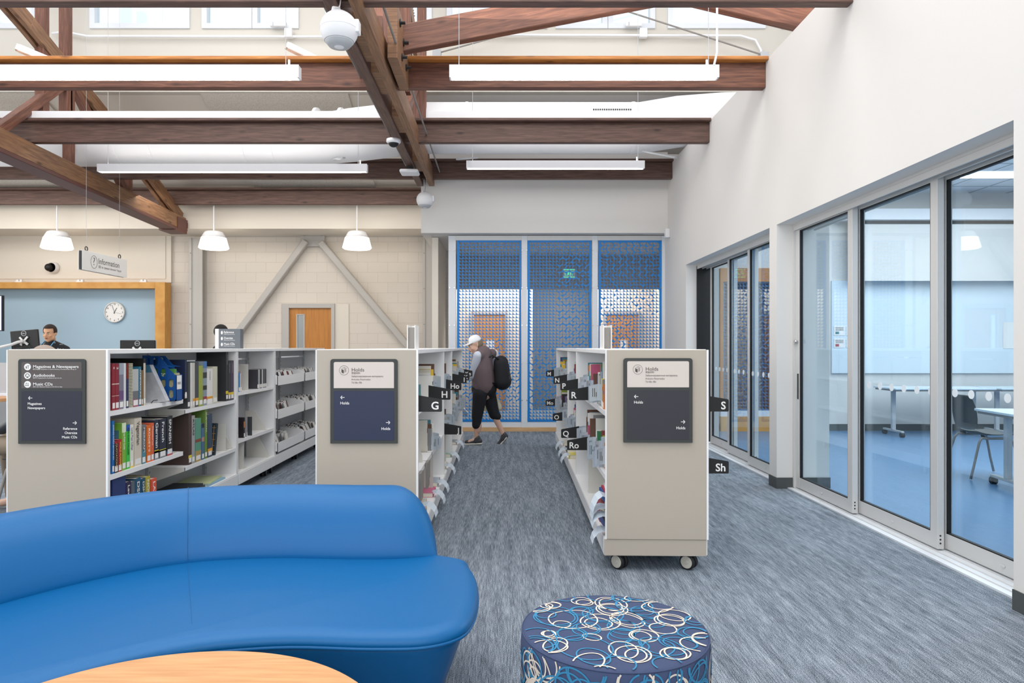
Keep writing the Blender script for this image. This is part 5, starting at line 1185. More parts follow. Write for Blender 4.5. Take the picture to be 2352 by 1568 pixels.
# second bay, upper shelf
z = 0.875; g = 'reference books on the upper shelf of the second bay'
for x0, x1, yt, cc, lb, kw in ((427.5, 433.5, 833, '3E4042', 'charcoal book right after the large navy hardback', {}), (434, 439, 833, 'D9DAD6', 'thin white book after the charcoal one', {}), (439.5, 444.5, 833, 'CFC9BC', 'cream flecked book with an orange dot low on its spine', dict(stripes=((0.12, 0.2, 'E0A030'),))),
                               (445.5, 453, 832, '4A4D55', 'slate book with an orange patch between cream and olive books', dict(stripes=((0.12, 0.2, 'E0A030'),))), (453.5, 463, 840, '9DA94E', 'olive green book on the upper shelf of the second bay', {}),
                               (463.5, 472, 830, '8F9CA6', 'picture book with blue top and black photo band', dict(stripes=((0.1, 0.2, '9B3C48'), (0.35, 0.45, '2A2A2A'), (0.62, 0.75, '3A3A3A'), (0.85, 1.0, '4F7FB8')))), (472.5, 485.5, 847, 'E4E2DE', 'white book with an orange patch and small black title', dict(title='FOODS', tsize=0.016, tcol='202020', stripes=((0.14, 0.22, 'E8A020'),))),
                               (486, 496.5, 842, 'CFCDB9', 'cream book leaning against the plain bookend', {})):
    rowA_book(x0, x1, yt, z, cc, lb, group=g, **kw)
bookend(rA, 1, px2y(497, -2.42)-rA.y, z, 0.245, 0.09, 'plain pale bookend before the tall black book', slant=False)
for x0, x1, yt, cc, lb, dp in ((516, 521.5, 807, '2E2F31', 'tallest black book of the second bay, its cover turned to the camera', 0.27), (522, 527, 828, '33343C', 'dark book just after the tallest black book', 0.2), (527.5, 534, 828, '4A3A50', 'dark plum book next to the white upright', 0.2)):
    rowA_book(x0, x1, yt, z, cc, lb, group=g, dep=dp, title='PORTRAITS', tsize=0.012, tcol='C9C9C9', stripes=((0.14, 0.2, 'E0C030'),))
# lower shelf of the first bay
z = 0.56; g = 'reference books on the lower shelf of the nearest bay'; BIG = ('German', 'French', 'SPANISH')
for x0, x1, yt, cc, lb, ti, tc_, kw in ((253.5, 258.5, 967, '1F6FB5', 'tall blue records annual at the very start of the lower shelf', 'GUINNESS WORLD RECORDS 2021', 'F5F5F5', {}), (259, 267.5, 1014, '1E1B1C', 'short black dictionary with a red top', 'QUOTATIONS', 'D0B080', dict(stripes=((0.93, 1.0, 'A22C34'),))),
        (268, 276, 1010, 'B3262C', 'short red almanac with yellow lettering', 'WORLD ALMANAC', 'F2D24A', {}), (276.5, 285.5, 972, '7DB43C', 'light green tree guide with a pale top', 'Universe Field Guide', 'F5F5F0', dict(stripes=((0.8, 1.0, 'DCE8C8'),), cover='4E7C8C')),
        (286.5, 294.5, 976, '3CC447', 'bright green college guide with a blue top', 'FISKE GUIDE COLLEGES', '10301A', dict(stripes=((0.86, 1.0, '2258B0'),))), (295.5, 303, 976, 'E8E5DA', 'white college search book right of the green guide', 'Loren Pope College', '3A4A6A', dict(stripes=((0.0, 0.12, 'E8CF5A'),))),
        (305, 321.5, 962, 'D5CBBB', 'big cream book with a rounded spine', 'Vegetarian', '6A625A', {}), (322.5, 331, 976, '6E757A', 'grey blue dictionary between the cream and orange books', 'MERRIAM', 'D8D8D8', dict(stripes=((0.0, 0.35, '4F8C9C'),))),
        (334, 343, 978, 'E2712C', 'orange thesaurus with white lettering', "ROGET'S", 'FFF2E0', {}), (343.5, 350, 972, 'DE6540', 'red orange thesaurus beside the orange one', 'Thesaurus', 'FFE8D8', {}),
        (351.5, 361, 965, '2B3244', 'dark dictionary reading German with a yellow diamond', 'German', 'F0F0F0', dict(stripes=((0.0, 0.22, '8C9098'), (0.16, 0.24, 'E8CF20')))), (363, 378, 963, '2A3040', 'dark dictionary reading French with a yellow diamond', 'French', 'F0F0F0', dict(stripes=((0.0, 0.2, '7C828C'), (0.16, 0.22, 'D8CC50')))),
        (380, 393, 957, '23252B', 'dark dictionary reading SPANISH in tall white capitals', 'SPANISH', 'F5F5F5', dict(stripes=((0.0, 0.06, 'B04A50'), (0.06, 0.12, '5A86B8'))))):
    rowA_book(x0, x1, yt, z, cc, lb, ti, group=g, tcol=tc_, tsize=0.05 if ti in BIG else None, **kw)
bookend(rA, 1, px2y(394.5, -2.42)-rA.y, z, 0.225, 0.2, 'slanted pale bookend next to the SPANISH dictionary')
# lower shelf of the second bay
z = 0.437; g = 'reference books on the lower shelf of the second bay'
for x0, x1, yt, cc, lb, kw in ((430, 437, 949, '4A3A36', 'big brown album with its dark cover turned to the camera', dict(dep=0.27, stripes=((0.12, 0.18, 'E0D030'),))), (437.5, 444.5, 955, 'A8A6A8', 'grey and white book after the brown album', dict(title='ATLAS', tcol='202020')),
        (446, 458.5, 962, '5E9C84', 'sea green illustrated book with red and gold figures', dict(stripes=((0.0, 0.25, 'B89A58'), (0.45, 0.52, '8C4A3C')))), (460.5, 466, 973, '4F7396', 'blue portrait art book with a white spine edge', dict(stripes=((0.88, 1.0, '22262E'), (0.5, 0.62, 'B98E80')))), (467.5, 473, 939, '6F8F3C', 'olive book standing highest on the lower shelf', dict(title='SURVIVAL', tcol='F0F0E0', dep=0.25)),
        (474.5, 484.5, 952, '3A4A60', 'navy book with a tan edge and orange patch', dict(stripes=((0.12, 0.2, 'E8A020'),)))):
    rowA_book(x0, x1, yt, z, cc, lb, group=g, **kw)
o = book(rA, 1, px2y(489, -2.42)-rA.y, z, 0.03, 0.27, 0.12, '22303C', 'blue black book with gold line pattern leaning against a bookend', tilt=-0.20, title=None, sticker=False)
q = MB(flat('C0924A'))
for k in range(5): q.box(-0.115, -0.005, -0.001, 0, 0.03+k*0.05, 0.034+k*0.05).box(-0.11+0.022*k, -0.106+0.022*k, -0.001, 0, 0.02, 0.25)
q.build('cover_ornament', o)
bookend(rA, 1, px2y(517, -2.42)-rA.y, z, 0.235, 0.12, 'upright pale bookend at the end of the second lower shelf', slant=False); bookend(rA, 1, px2y(529, -2.42)-rA.y, z, 0.2, 0.2, 'slanted pale bookend beside the white upright')
# base level
z = 0.2
for x0, x1, yt, cc, lb, ti in ((254, 285, 1100, '24386C', 'broad navy volume on the base shelf', None), (286, 297, 1108, '33284E', 'dark violet book on the base shelf', 'Law'), (298, 306, 1106, '5A6670', 'grey marled book on the base shelf', None), (307, 320, 1100, '1E5878', 'deep teal manual on the base shelf', 'DSM'), (321, 330, 1100, '1C5070', 'second teal manual on the base shelf, before the yellow book', 'DSM-5'), (331, 341, 1096, 'B8AC38', 'mustard yellow book on the base shelf', 'NOLO'), (344, 356, 1101, 'E4583C', 'coral red book on the base shelf', 'LAW')):
    rowA_book(x0, x1, yt, z, cc, lb, ti, group='books on the base shelf of the nearest bay')
bookend(rA, 1, px2y(362, -2.42)-rA.y, z, 0.245, 0.22, 'slanted pale bookend beside the coral red book'); bookend(rA, 1, px2y(372, -2.42)-rA.y, z, 0.21, 0.2, 'second slanted bookend behind the first on the base shelf')
def flatbook(row, side, ly, z, L, dep, th, colr, label, rz=0.0, group='books lying flat on the base shelves', slip=False, title=None):
    p = row.at(side*(0.03+SD-0.0), ly, z+0.0005); s_ = side; b = MB(flat(colr)); x0, x1 = sorted((0, -s_*dep)); t = 0.0025
    b.box(x0, x1, 0, L, 0, t).box(x0, x1, 0, L, th-t, th); xa, xb = sorted((0, -s_*0.003)); b.box(xa, xb, 0, L, t, th-t)
    o = b.build('book', loc=tuple(p)); o.rotation_euler = (0, 0, row.rz+rz); tag(o, label, 'book', group)
    xa, xb = sorted((-s_*0.003, -s_*(dep-0.003))); MB('page_cream').box(xa, xb, 0.003, L-0.003, t, th-t).build('pages', o)
    if title: MB(flat('F0F0F0')).text(title, (s_*0.0008, 0.02, th*0.25), (0, s_, 0) if s_ > 0 else (0, -1, 0), (0, 0, 1), th*0.65, 'LEFT', 0.01).build('title_lettering', o) if s_ > 0 else None
    if slip:
        w_ = 0.06; y0 = L*0.05; pts = [(-s_*0.02, th*0.6), (s_*0.02, th*0.9), (s_*0.05, th*0.6), (s_*0.075, -0.01), (s_*0.085, -0.045)]
        b = MB('slip_paper').add([(x+e*s_*0.012, y0+e*w_-0.5*abs(x), zz+e*0.022) for x, zz in pts for e in (0, 1)], [(2*i, 2*i+1, 2*i+3, 2*i+2) for i in range(len(pts)-1)]); b.build('hold_slip', o)
    return o
yA = px2y(415, -2.4)-rA.y
flatbook(rA, 1, yA, z, 0.42, 0.25, 0.03, '4A4E50', 'large slate atlas lying flat on the base shelf'); flatbook(rA, 1, yA+0.02, z+0.031, 0.36, 0.24, 0.02, '2C3038', 'dark atlas lying on the slate atlas')
flatbook(rA, 1, yA+0.47, z, 0.36, 0.27, 0.015, '8FB4C8', 'pale blue map book lying flat at the foot of the bay'); flatbook(rA, 1, yA+0.5, z+0.016, 0.34, 0.27, 0.01, 'C8CFA0', 'pale green map book lying on the blue map book', rz=0.1)
# single bay: few books, discs, bookends
y0 = 2*BAY+0.02
def rowU(ly, z, th, h, dep, cc, lb, **kw): return book(rA, 1, y0+ly, z, th, h, dep, cc, lb, **kw)
z = 0.935
for ly, th, h, cc, lb, kw in ((0.014, 0.02, 0.29, 'D8D6D4', 'white book with black picture right after the white upright', dict(stripes=((0.3, 0.55, '5A3E42'),))), (0.036, 0.022, 0.29, 'A63A3E', 'red book beside the white one in the single bay', dict(title='CANNABIS')), (0.075, 0.03, 0.18, '1E7EC0', 'short sky blue book in the single bay', {}), (0.108, 0.02, 0.17, 'D8CFC4', 'short cream book in the single bay', {}), (0.13, 0.018, 0.19, 'B8A8A4', 'short pink grey book in the single bay', {})):
    rowU(ly, z, th, h, 0.16, cc, lb, **kw)
bookend(rA, 1, y0+0.36, z, 0.25, 0.16, 'wide plain bookend in the middle of the single bay', slant=False, inset=0.03)
for i, cc in enumerate(('3C3A40', 'C8D4D8', '4A3F3A', '2E3A4A', 'D8D4CC', '383438', '5A6068', '2C2A30')):
    rowU(0.56+i*0.033, z, 0.031, 0.19, 0.14, cc, ('black film case', 'pale blue film case', 'brown film case', 'navy film case', 'white film case', 'dark grey film case', 'slate film case', 'charcoal film case')[i]+' in the row beside the far upright of the single bay', cat='film case', name='film_case', group='film cases in the single bay')
z = 0.495
rowU(0.015, z, 0.02, 0.34, 0.15, 'B8447E', 'tall magenta book low in the single bay'); rowU(0.037, z, 0.02, 0.24, 0.15, 'C85A90', 'shorter pink book beside the magenta one')
rowU(0.2, z, 0.03, 0.19, 0.13, '1C1C1E', 'black disc case with an orange sticker standing upright', cat='film case', name='film_case', stripes=((0.5, 0.8, 'C87A3A'),)); rowU(0.28, z, 0.012, 0.19, 0.13, 'A8A4A8', 'clear grey disc case beside the black one', cat='film case', name='film_case')
r = thing('boxed_disc', 'disc box facing out with a picture of a person in a pale shirt', 'film case', tuple(rA.at(0.29, y0+0.37, z+0.0005)), math.radians(0))
MB(flat('3E4244')).box(-0.25, 0, 0, 0.02, 0, 0.18).build('case', r); q = MB(flat('D8DCDC')).prism([(-0.2, 0.01), (-0.05, 0.01), (-0.07, 0.07), (-0.11, 0.09), (-0.14, 0.09), (-0.18, 0.07)], 'y', -0.001, 0); q.use(flat('4A4038')).prism([(-0.125+0.018*math.cos(t/6*math.pi), 0.115+0.026*math.sin(t/6*math.pi)) for t in range(12)], 'y', -0.0012, 0); q.use(flat('E8A030')).box(-0.22, -0.2, -0.0012, 0, 0.08, 0.15); q.use('sign_white').box(-0.22, -0.16, -0.0012, 0, 0.16, 0.175); q.build('cover_picture', r)
bookend(rA, 1, y0+0.8, z, 0.2, 0.2, 'slanted bookend at the end of the lower shelf in the single bay')
bookend(rA, 1, y0+0.22, 0.2, 0.3, 0.2, 'tall plain bookend standing on the base of the single bay', slant=False); bookend(rA, 1, y0+0.88, 0.2, 0.23, 0.22, 'large slanted bookend at the far end of the single bay base')
# disc bins: rows of jewel cases
y0 = 3*BAY+0.04; rr = random.Random(21)
cdproto = {}
def cd(lx, ly, z, lean, cc, label, group):
    if cc not in cdproto:
        o = MB(flat(cc)).box(-0.006, 0.004, -0.07, 0.07, 0, 0.125).build('disc_case'); 
        MB(flat('E6E4E0')).box(-0.0052, 0.0046, -0.05, 0.04, 0.0, 0.1265).build('paper_sleeve', o); cdproto[cc] = o; c = o
    else: c = copy_tree(cdproto[cc])
    p = rA.at(lx, ly, z); c.location = p; c.rotation_euler = (0, lean, rr.uniform(-0.08, 0.08)); tag(c, label, 'disc case', group)
for bi in range(2):
    for li, zb in enumerate((0.94, 0.58, 0.225)):
        gl = 'music disc case filed in the %s bin of the %s disc bay' % (('top', 'middle', 'bottom')[li], ('nearer', 'farther')[bi])
        for col_ in range(4):
            n_ = rr.choice((5, 6, 7))
            for k in range(n_):
                x = 0.06+k*0.034+rr.uniform(-0.004, 0.004); y = y0+bi*BAY+0.14+col_*0.2; zz = zb+0.045-x*0.1
                cd(x, y, zz-0.004, math.radians(rr.uniform(-26, -12)), rr.choice(('3A3436', 'C9C6C2', '5A4642', 'E2E0DC', '6A3C40', '8A8C90', '2E3A48')), gl, gl)
for bi, zb, cc, lb in ((0, 1.02, 'A8452E', 'rust red book standing behind the top disc bin'), (0, 1.02, 'D8D8DC', 'white leaning book behind the top disc bin'), (0, 0.66, '3E78A0', 'blue book standing behind the middle disc bin')):
    o = book(rA, 1, y0+(0.42 if cc != 'D8D8DC' else 0.3), zb, 0.03, 0.24, 0.1, cc, lb, inset=0.21, sticker=False); 
# ---------------------------------------------------------------- holds shelves: books with paper slips
NAMES = {'8A3A3A': 'dark red', 'E8C23A': 'yellow', 'D9D4C8': 'cream', '3A4F7A': 'blue', '2E7A4E': 'green', '2A2A2E': 'black', 'C8702E': 'orange', '7A6A9A': 'violet', 'B8C4CC': 'pale blue', '6A4A3A': 'brown', 'F0EEE8': 'white', '4A8A9A': 'teal', 'C05A7A': 'pink', '8A8C8E': 'grey', '9AB03A': 'lime green'}
ORD = ['first', 'second', 'third', 'fourth', 'fifth', 'sixth', 'seventh', 'eighth', 'ninth', 'tenth', 'eleventh', 'twelfth', 'thirteenth', 'fourteenth', 'fifteenth', 'sixteenth']
PALE = ['D9D4C8', 'F0EEE8', 'B8C4CC', '8A8C8E', '6A4A3A', 'D9D4C8', '4A8A9A', 'E8C23A']
def fill(row, side, rowname, bi, y0, z, level, a, c, seed, pslip, hmin=0.16, hmax=0.26, limit=16):
    rr = random.Random(seed); y = y0+a; k = 0; prev = None; g = 'held books on the %s shelf, bay %d of the %s holds shelves' % (level, bi, rowname)
    bay = ('nearest', 'second', 'middle', 'fourth', 'farthest')[bi-1]
    while y < y0+c and k < limit:
        cc = rr.choice([q for q in (PALE if rowname == 'left' else NAMES) if q != prev]); prev = cc; th = rr.uniform(0.018, 0.042); h = rr.uniform(hmin, hmax); sl = rr.random() < pslip
        lb = '%s held book, %s from the near end, %s shelf, %s bay, %s holds' % (NAMES[cc], ORD[k], level, bay, rowname)
        book(row, side, y, z, th, h, rr.uniform(0.13, 0.17), cc, lb, group=g, slip=sl, inset=rr.uniform(0.005, 0.05), stripes=((0.6, 0.75, rr.choice(list(NAMES))),) if rr.random() < 0.5 else ())
        y += th+0.0015; k += 1
B0 = [0, BAY, 2*BAY+0.02, 3*BAY+0.04, 4*BAY+0.04]
zu, zl, zb_ = 0.955, 0.56, 0.2
# left holds (sparse)
fill(rB, 1, 'left', 1, B0[0], zu, 'upper', 0.03, 0.17, 31, 0.2, 0.12, 0.16); bookend(rB, 1, 0.19, zu, 0.24, 0.17, 'slanted bookend on the upper shelf behind the G flag'); bookend(rB, 1, 0.26, zu, 0.27, 0.24, 'square bookend behind it, in the nearest bay of the left holds', slant=False, inset=0.1)
for ly, cc, h, lb in ((0.33, 'E8D83A', 0.2, 'yellow book with white pages, upright in the nearest left holds bay'), (0.37, '3A3A52', 0.18, 'dark violet book beside the yellow one in the left holds')): book(rB, 1, ly, zu, 0.028, h, 0.22, cc, lb, inset=0.03)
fill(rB, 1, 'left', 1, B0[0], zu, 'upper', 0.44, 0.52, 35, 0.5, 0.14, 0.2); bookend(rB, 1, 0.62, zu, 0.22, 0.2, 'slanted bookend behind the H flag in the left holds')
fill(rB, 1, 'left', 2, B0[1], zu, 'upper', 0.1, 0.5, 32, 0.4); fill(rB, 1, 'left', 3, B0[2], zu, 'upper', 0.04, 0.5, 33, 0.5); fill(rB, 1, 'left', 4, B0[3], zu, 'upper', 0.05, 0.6, 34, 0.5); fill(rB, 1, 'left', 5, B0[4], zu, 'upper', 0.1, 0.7, 36, 0.5)
book(rB, 1, 0.03, zl, 0.03, 0.27, 0.17, '23402C', 'dark green book at the near end of the lower left holds shelf', inset=0.03); book(rB, 1, 0.065, zl, 0.03, 0.13, 0.15, 'B84A3E', 'small red book beside the dark green one, left holds', inset=0.01); bookend(rB, 1, 0.14, zl, 0.24, 0.2, 'slanted bookend on the lower shelf of the nearest left holds bay'); bookend(rB, 1, 0.55, zl, 0.27, 0.22, 'slanted bookend halfway along the lower left holds shelf'); fill(rB, 1, 'left', 1, B0[0], zl, 'lower', 0.62, 0.74, 42, 0.9, limit=4) if False else None
fill(rB, 1, 'left', 2, B0[1], zl, 'lower', 0.0, 0.2, 43, 0.5); fill(rB, 1, 'left', 3, B0[2], zl, 'lower', 0.1, 0.5, 44, 0.8); fill(rB, 1, 'left', 4, B0[3], zl, 'lower', 0.05, 0.55, 45, 0.9); fill(rB, 1, 'left', 5, B0[4], zl, 'lower', 0.1, 0.7, 46, 0.9)
bookend(rB, 1, 0.1, zb_, 0.33, 0.24, 'tall plain bookend on the base of the nearest left holds bay', slant=False, inset=0.01); bookend(rB, 1, 0.3, zb_, 0.3, 0.22, 'slanted bookend on the base of the nearest left holds bay', inset=0.01)
for i, (ly, zz, cc, lb, L) in enumerate(((0.42, 0, 'B8A88E', 'tan book at the bottom of the flat stack on the left holds base', 0.24), (0.43, 0.031, 'D8C8C0', 'pale pink book in the middle of the flat stack on the left base', 0.23), (0.44, 0.062, 'D8D2C4', 'cream book on top of the flat stack on the left base', 0.22))): flatbook(rB, 1, ly, zb_+zz, L, 0.2, 0.029, cc, lb, slip=i == 2)
for i, (ly, cc, lb) in enumerate(((1.1, 'C86A8A', 'pink book lying flat in the second left holds bay'), (1.5, 'A8B0B8', 'grey book lying flat in the second left holds bay'), (2.3, 'D8D4C8', 'cream book lying flat in the middle left holds bay'), (3.0, '8AB0A0', 'pale green book lying flat in the fourth left holds bay'), (3.9, '9A9CA0', 'grey book lying flat near the far end of the left holds base'))): flatbook(rB, 1, ly, zb_, 0.24, 0.2, 0.035, cc, lb, slip=True)
bookend(rB, 1, 1.3, zb_, 0.32, 0.22, 'tall bookend on the base of the second left holds bay', slant=False); bookend(rB, 1, 2.6, zb_, 0.3, 0.22, 'tall bookend on the base of the middle left holds bay', slant=False)
for ly, lb in ((0.22, 'grey cloth divider hanging over the lower shelf edge, nearer one'), (0.62, 'grey cloth divider hanging over the lower shelf edge, farther one')):
    p = rB.at(0.30, ly, zl-0.002); o = MB('grey_trim').box(-0.12, 0, 0, 0.004, 0.0, 0.004).box(-0.002, 0.012, -0.1, 0.03, -0.17, 0.004).box(0.01, 0.013, 0.03, 0.06, -0.12, 0.0).build('cloth_divider', loc=tuple(p)); tag(o, lb, 'divider')
# right holds (full)
fill(rC, -1, 'right', 1, B0[0], zu, 'upper', 0.14, 0.33, 51, 0.0, 0.13, 0.2); fill(rC, -1, 'right', 1, B0[0], zu, 'upper', 0.36, 0.86, 52, 1.0, 0.16, 0.22) if False else None
bookend(rC, -1, 0.05, zu, 0.26, 0.1, 'plain bookend at the near end of the upper right holds shelf', slant=False); bookend(rC, -1, 0.36, zu, 0.30, 0.2, 'large plain bookend in front of the slips in the right holds', slant=False)
def fill2(bi, z, level, a, c, seed, ps, hm=0.17, hx=0.27): fill(rC, -1, 'right', bi, B0[bi-1], z, level, a, c, seed, ps, hm, hx)

for (ly, cc, th, h, lb) in ((0.40, '3A6A8A', 0.03, 0.26, 'blue illustrated book just behind the large bookend, right holds'), (0.44, 'B8C4CC', 0.03, 0.23, 'pale blue book with a slip behind the large bookend, right holds'), (0.48, '6A7A5A', 0.025, 0.28, 'olive picture book standing tallest in the nearest right holds bay'), (0.52, 'D9D4C8', 0.03, 0.2, 'cream book with a slip beside the olive picture book'), (0.56, '8A8C8E', 0.03, 0.21, 'grey book with a slip beside the cream one, right holds'), (0.60, 'F0EEE8', 0.03, 0.22, 'white book with a slip before the blue spine, right holds'), (0.64, '3A4F7A', 0.03, 0.2, 'blue book with a slip at the end of the nearest upper shelf')):
    book(rC, -1, ly, zu, th, h, 0.16, cc, lb, slip=True, inset=0.02, group='held books with slips in the nearest right holds bay')
fill2(2, zu, 'upper', 0.02, 0.55, 53, 0.8); fill2(3, zu, 'upper', 0.04, 0.6, 54, 0.8); fill2(4, zu, 'upper', 0.04, 0.6, 55, 0.8); fill2(5, zu, 'upper', 0.04, 0.7, 56, 0.8)
fill2(1, zl, 'lower', 0.25, 0.7, 57, 0.6, 0.16, 0.22); bookend(rC, -1, 0.06, zl, 0.22, 0.1, 'plain bookend at the near end of the lower right holds shelf', slant=False); bookend(rC, -1, 0.75, zl, 0.28, 0.18, 'plain bookend farther along the lower right holds shelf', slant=False)
book(rC, -1, 0.12, zl, 0.05, 0.27, 0.15, '3A4A40', 'dark green topped book at the near end of the lower right shelf', stripes=((0.93, 1.0, '3E8A3A'),), inset=0.06)
fill2(2, zl, 'lower', 0.05, 0.55, 58, 0.8); fill2(3, zl, 'lower', 0.04, 0.55, 59, 0.8); fill2(4, zl, 'lower', 0.04, 0.6, 60, 0.8); fill2(5, zl, 'lower', 0.04, 0.6, 61, 0.8)
stk = [('C8703A', 0.03, 'orange book at the very bottom of the flat stack, right holds'), ('4A5488', 0.035, 'violet blue book low in the flat stack, right holds'), ('1C1C20', 0.03, 'black book in the flat stack above the violet blue one'), ('2A2A2E', 0.022, 'second black book in the flat stack, under the striped one'), ('D8D4B8', 0.02, 'pale yellow book in the middle of the flat stack'), ('8A3A34', 0.02, 'brick red book in the middle of the flat stack'), ('E0D8CC', 0.025, 'cream book with red lettering in the flat stack'), ('2E5A9A', 0.055, 'thick blue book near the top of the flat stack'), ('B03048', 0.014, 'thin crimson book on the thick blue one'), ('E4E2E0', 0.015, 'white book on top of the flat stack, right holds')]
zz = zb_
for i, (cc, th, lb) in enumerate(stk):
    flatbook(rC, -1, 0.03+0.012*(i % 3), zz, 0.23+0.02*(i % 2), 0.2, th, cc, lb, group='flat stack of held books at the near end of the right base shelf', slip=i in (0, 3, 5, 7), rz=(-0.06, 0.05, 0.0)[i % 3]); zz += th+0.001
flatbook(rC, -1, 0.36, zb_+0.0, 0.28, 0.2, 0.11, '9A4A50', 'very thick pinkish red book lying flat behind the stack, right holds')
bookend(rC, -1, 0.75, zb_, 0.25, 0.2, 'slanted bookend on the base of the nearest right holds bay'); bookend(rC, -1, 1.25, zb_, 0.3, 0.2, 'tall bookend on the base of the second right holds bay', slant=False)
for ly, cc, lb in ((2.9, 'E0D060', 'yellow book lying flat near the far end, right holds'), (3.3, '3A3C40', 'black book lying flat near the far end, right holds'), (3.8, 'D8D4C8', 'cream book lying flat at the far end, right holds')):
    flatbook(rC, -1, ly, zb_, 0.26, 0.2, 0.04, cc, lb, slip=True)
# ---------------------------------------------------------------- people
mat('skin', 'D7A480', 0.55, var=0.04, scale=20); mat('skin_pale', 'D9B09A', 0.55, var=0.04, scale=20)
def blend(name, caps, ells, m, parent, voxel=0.012, smooth=6, T=None):
    b = MB(m)
    for p0, r0, p1, r1 in caps:
        p0 = Vector(p0); p1 = Vector(p1)
        n = max(2, int((p1-p0).length/0.03)+1); pts = [p0.lerp(p1, i/n) for i in range(n+1)]; rs = [r0+(r1-r0)*i/n for i in range(n+1)]
        b.tube(pts, rs, 14); b.ball(p0, r0, 14, 9); b.ball(p1, r1, 14, 9)
    for c, rad in ells: b.ball(c, 1.0, 20, 12, rad)
    if T is not None: b.v = [tuple(T @ Vector(p)) for p in b.v]
    o = b.build('tmp'); md = o.modifiers.new('r', 'REMESH'); md.mode = 'VOXEL'; md.voxel_size = voxel; md.use_smooth_shade = True
    sm = o.modifiers.new('s', 'SMOOTH'); sm.iterations = smooth; sm.factor = 0.5
    dg = bpy.context.evaluated_depsgraph_get(); me = bpy.data.meshes.new_from_object(o.evaluated_get(dg)); me.name = name
    bpy.data.objects.remove(o); me.materials.clear(); me.materials.append(MATS[m]); me.polygons.foreach_set('use_smooth', [True]*len(me.polygons))
    q = bpy.data.objects.new(name, me); COL.objects.link(q)
    if parent: q.parent = parent
    return q
def head_shapes():
    caps = [((0, -0.092, 0.005), 0.010, (0, -0.113, -0.030), 0.0135), ((0, -0.06, -0.1), 0.024, (0, -0.03, -0.085), 0.04), ((-0.045, -0.02, -0.065), 0.03, (0, -0.06, -0.095), 0.024), ((0.045, -0.02, -0.065), 0.03, (0, -0.06, -0.095), 0.024), ((0, 0.02, -0.05), 0.052, (0, 0.035, -0.17), 0.056), ((-0.03, -0.088, 0.018), 0.01, (0.03, -0.088, 0.018), 0.01), ((-0.012, -0.1, -0.06), 0.008, (0.012, -0.1, -0.06), 0.008)]
    ells = [((0, 0.012, 0.035), (0.074, 0.094, 0.082)), ((0, -0.025, -0.03), (0.062, 0.07, 0.075)), ((-0.077, 0.008, -0.012), (0.009, 0.02, 0.031)), ((0.077, 0.008, -0.012), (0.009, 0.02, 0.031)), ((-0.038, -0.07, -0.03), (0.022, 0.02, 0.022)), ((0.038, -0.07, -0.03), (0.022, 0.02, 0.022))]
    return caps, ells
def tf(caps, ells, T):
    c = [(T @ Vector(a), r0, T @ Vector(d), r1) for a, r0, d, r1 in caps]
    return c, [(T @ Vector(p), r) for p, r in ells]
def face(T, parent, brow='3A2A20', eyes=True):
    for s_ in (-1, 1):
        b = MB(flat('F0ECE8')); b.T = T; b.ball((s_*0.03, -0.081, 0.002), 0.012, 12, 8, (1, 0.8, 0.6)); b.use(flat('2A2018')).ball((s_*0.03, -0.0895, 0.002), 0.0055, 10, 6, (1, 0.5, 1)); b.build('eye', parent, smooth=True)
        b = MB(flat(brow)); b.T = T; b.tube([(s_*0.014, -0.099, 0.018), (s_*0.03, -0.098, 0.024), (s_*0.048, -0.086, 0.018)], [0.003, 0.004, 0.002], 8); b.build('eyebrow', parent, smooth=True)
    b = MB(flat('A4584E')); b.T = T; b.tube([(-0.022, -0.1, -0.061), (-0.008, -0.108, -0.058), (0.008, -0.108, -0.058), (0.022, -0.1, -0.061)], [0.002, 0.004, 0.004, 0.002], 8).tube([(-0.018, -0.1, -0.066), (0, -0.107, -0.067), (0.018, -0.1, -0.066)], [0.002, 0.0045, 0.002], 8); b.build('mouth', parent, smooth=True)
def hand_caps(c, fwd, palm_n, curl=1.0):
    # c wrist, fwd direction of the fingers, palm_n palm normal; five separate fingers
    c = Vector(c); f = Vector(fwd).normalized(); n = Vector(palm_n).normalized(); s_ = f.cross(n).normalized(); out = []
    for k in (-1, 0, 1): out.append((c+s_*0.018*k, 0.014, c+f*0.075+s_*0.024*k, 0.013))
    for i, L in enumerate((0.068, 0.078, 0.072, 0.055)):
        a = c+f*0.082+s_*(0.03-0.02*i); m1 = a+f*L*0.42*math.cos(0.5*curl)+n*L*0.42*math.sin(0.5*curl); m2 = m1+f*L*0.33*math.cos(1.6*curl)+n*L*0.33*math.sin(1.6*curl); e = m2+f*L*0.25*math.cos(2.5*curl)+n*L*0.25*math.sin(2.5*curl)
        out += [(a, 0.0088, m1, 0.0082), (m1, 0.0082, m2, 0.0074), (m2, 0.0074, e, 0.0066)]
    t0 = c+f*0.02+s_*0.028; t1 = t0+(f*0.6+s_*0.6+n*0.5).normalized()*0.04; out += [(t0, 0.012, t1, 0.0098), (t1, 0.0098, t1+(f*0.8+n*0.6).normalized()*0.03, 0.008)]
    return out
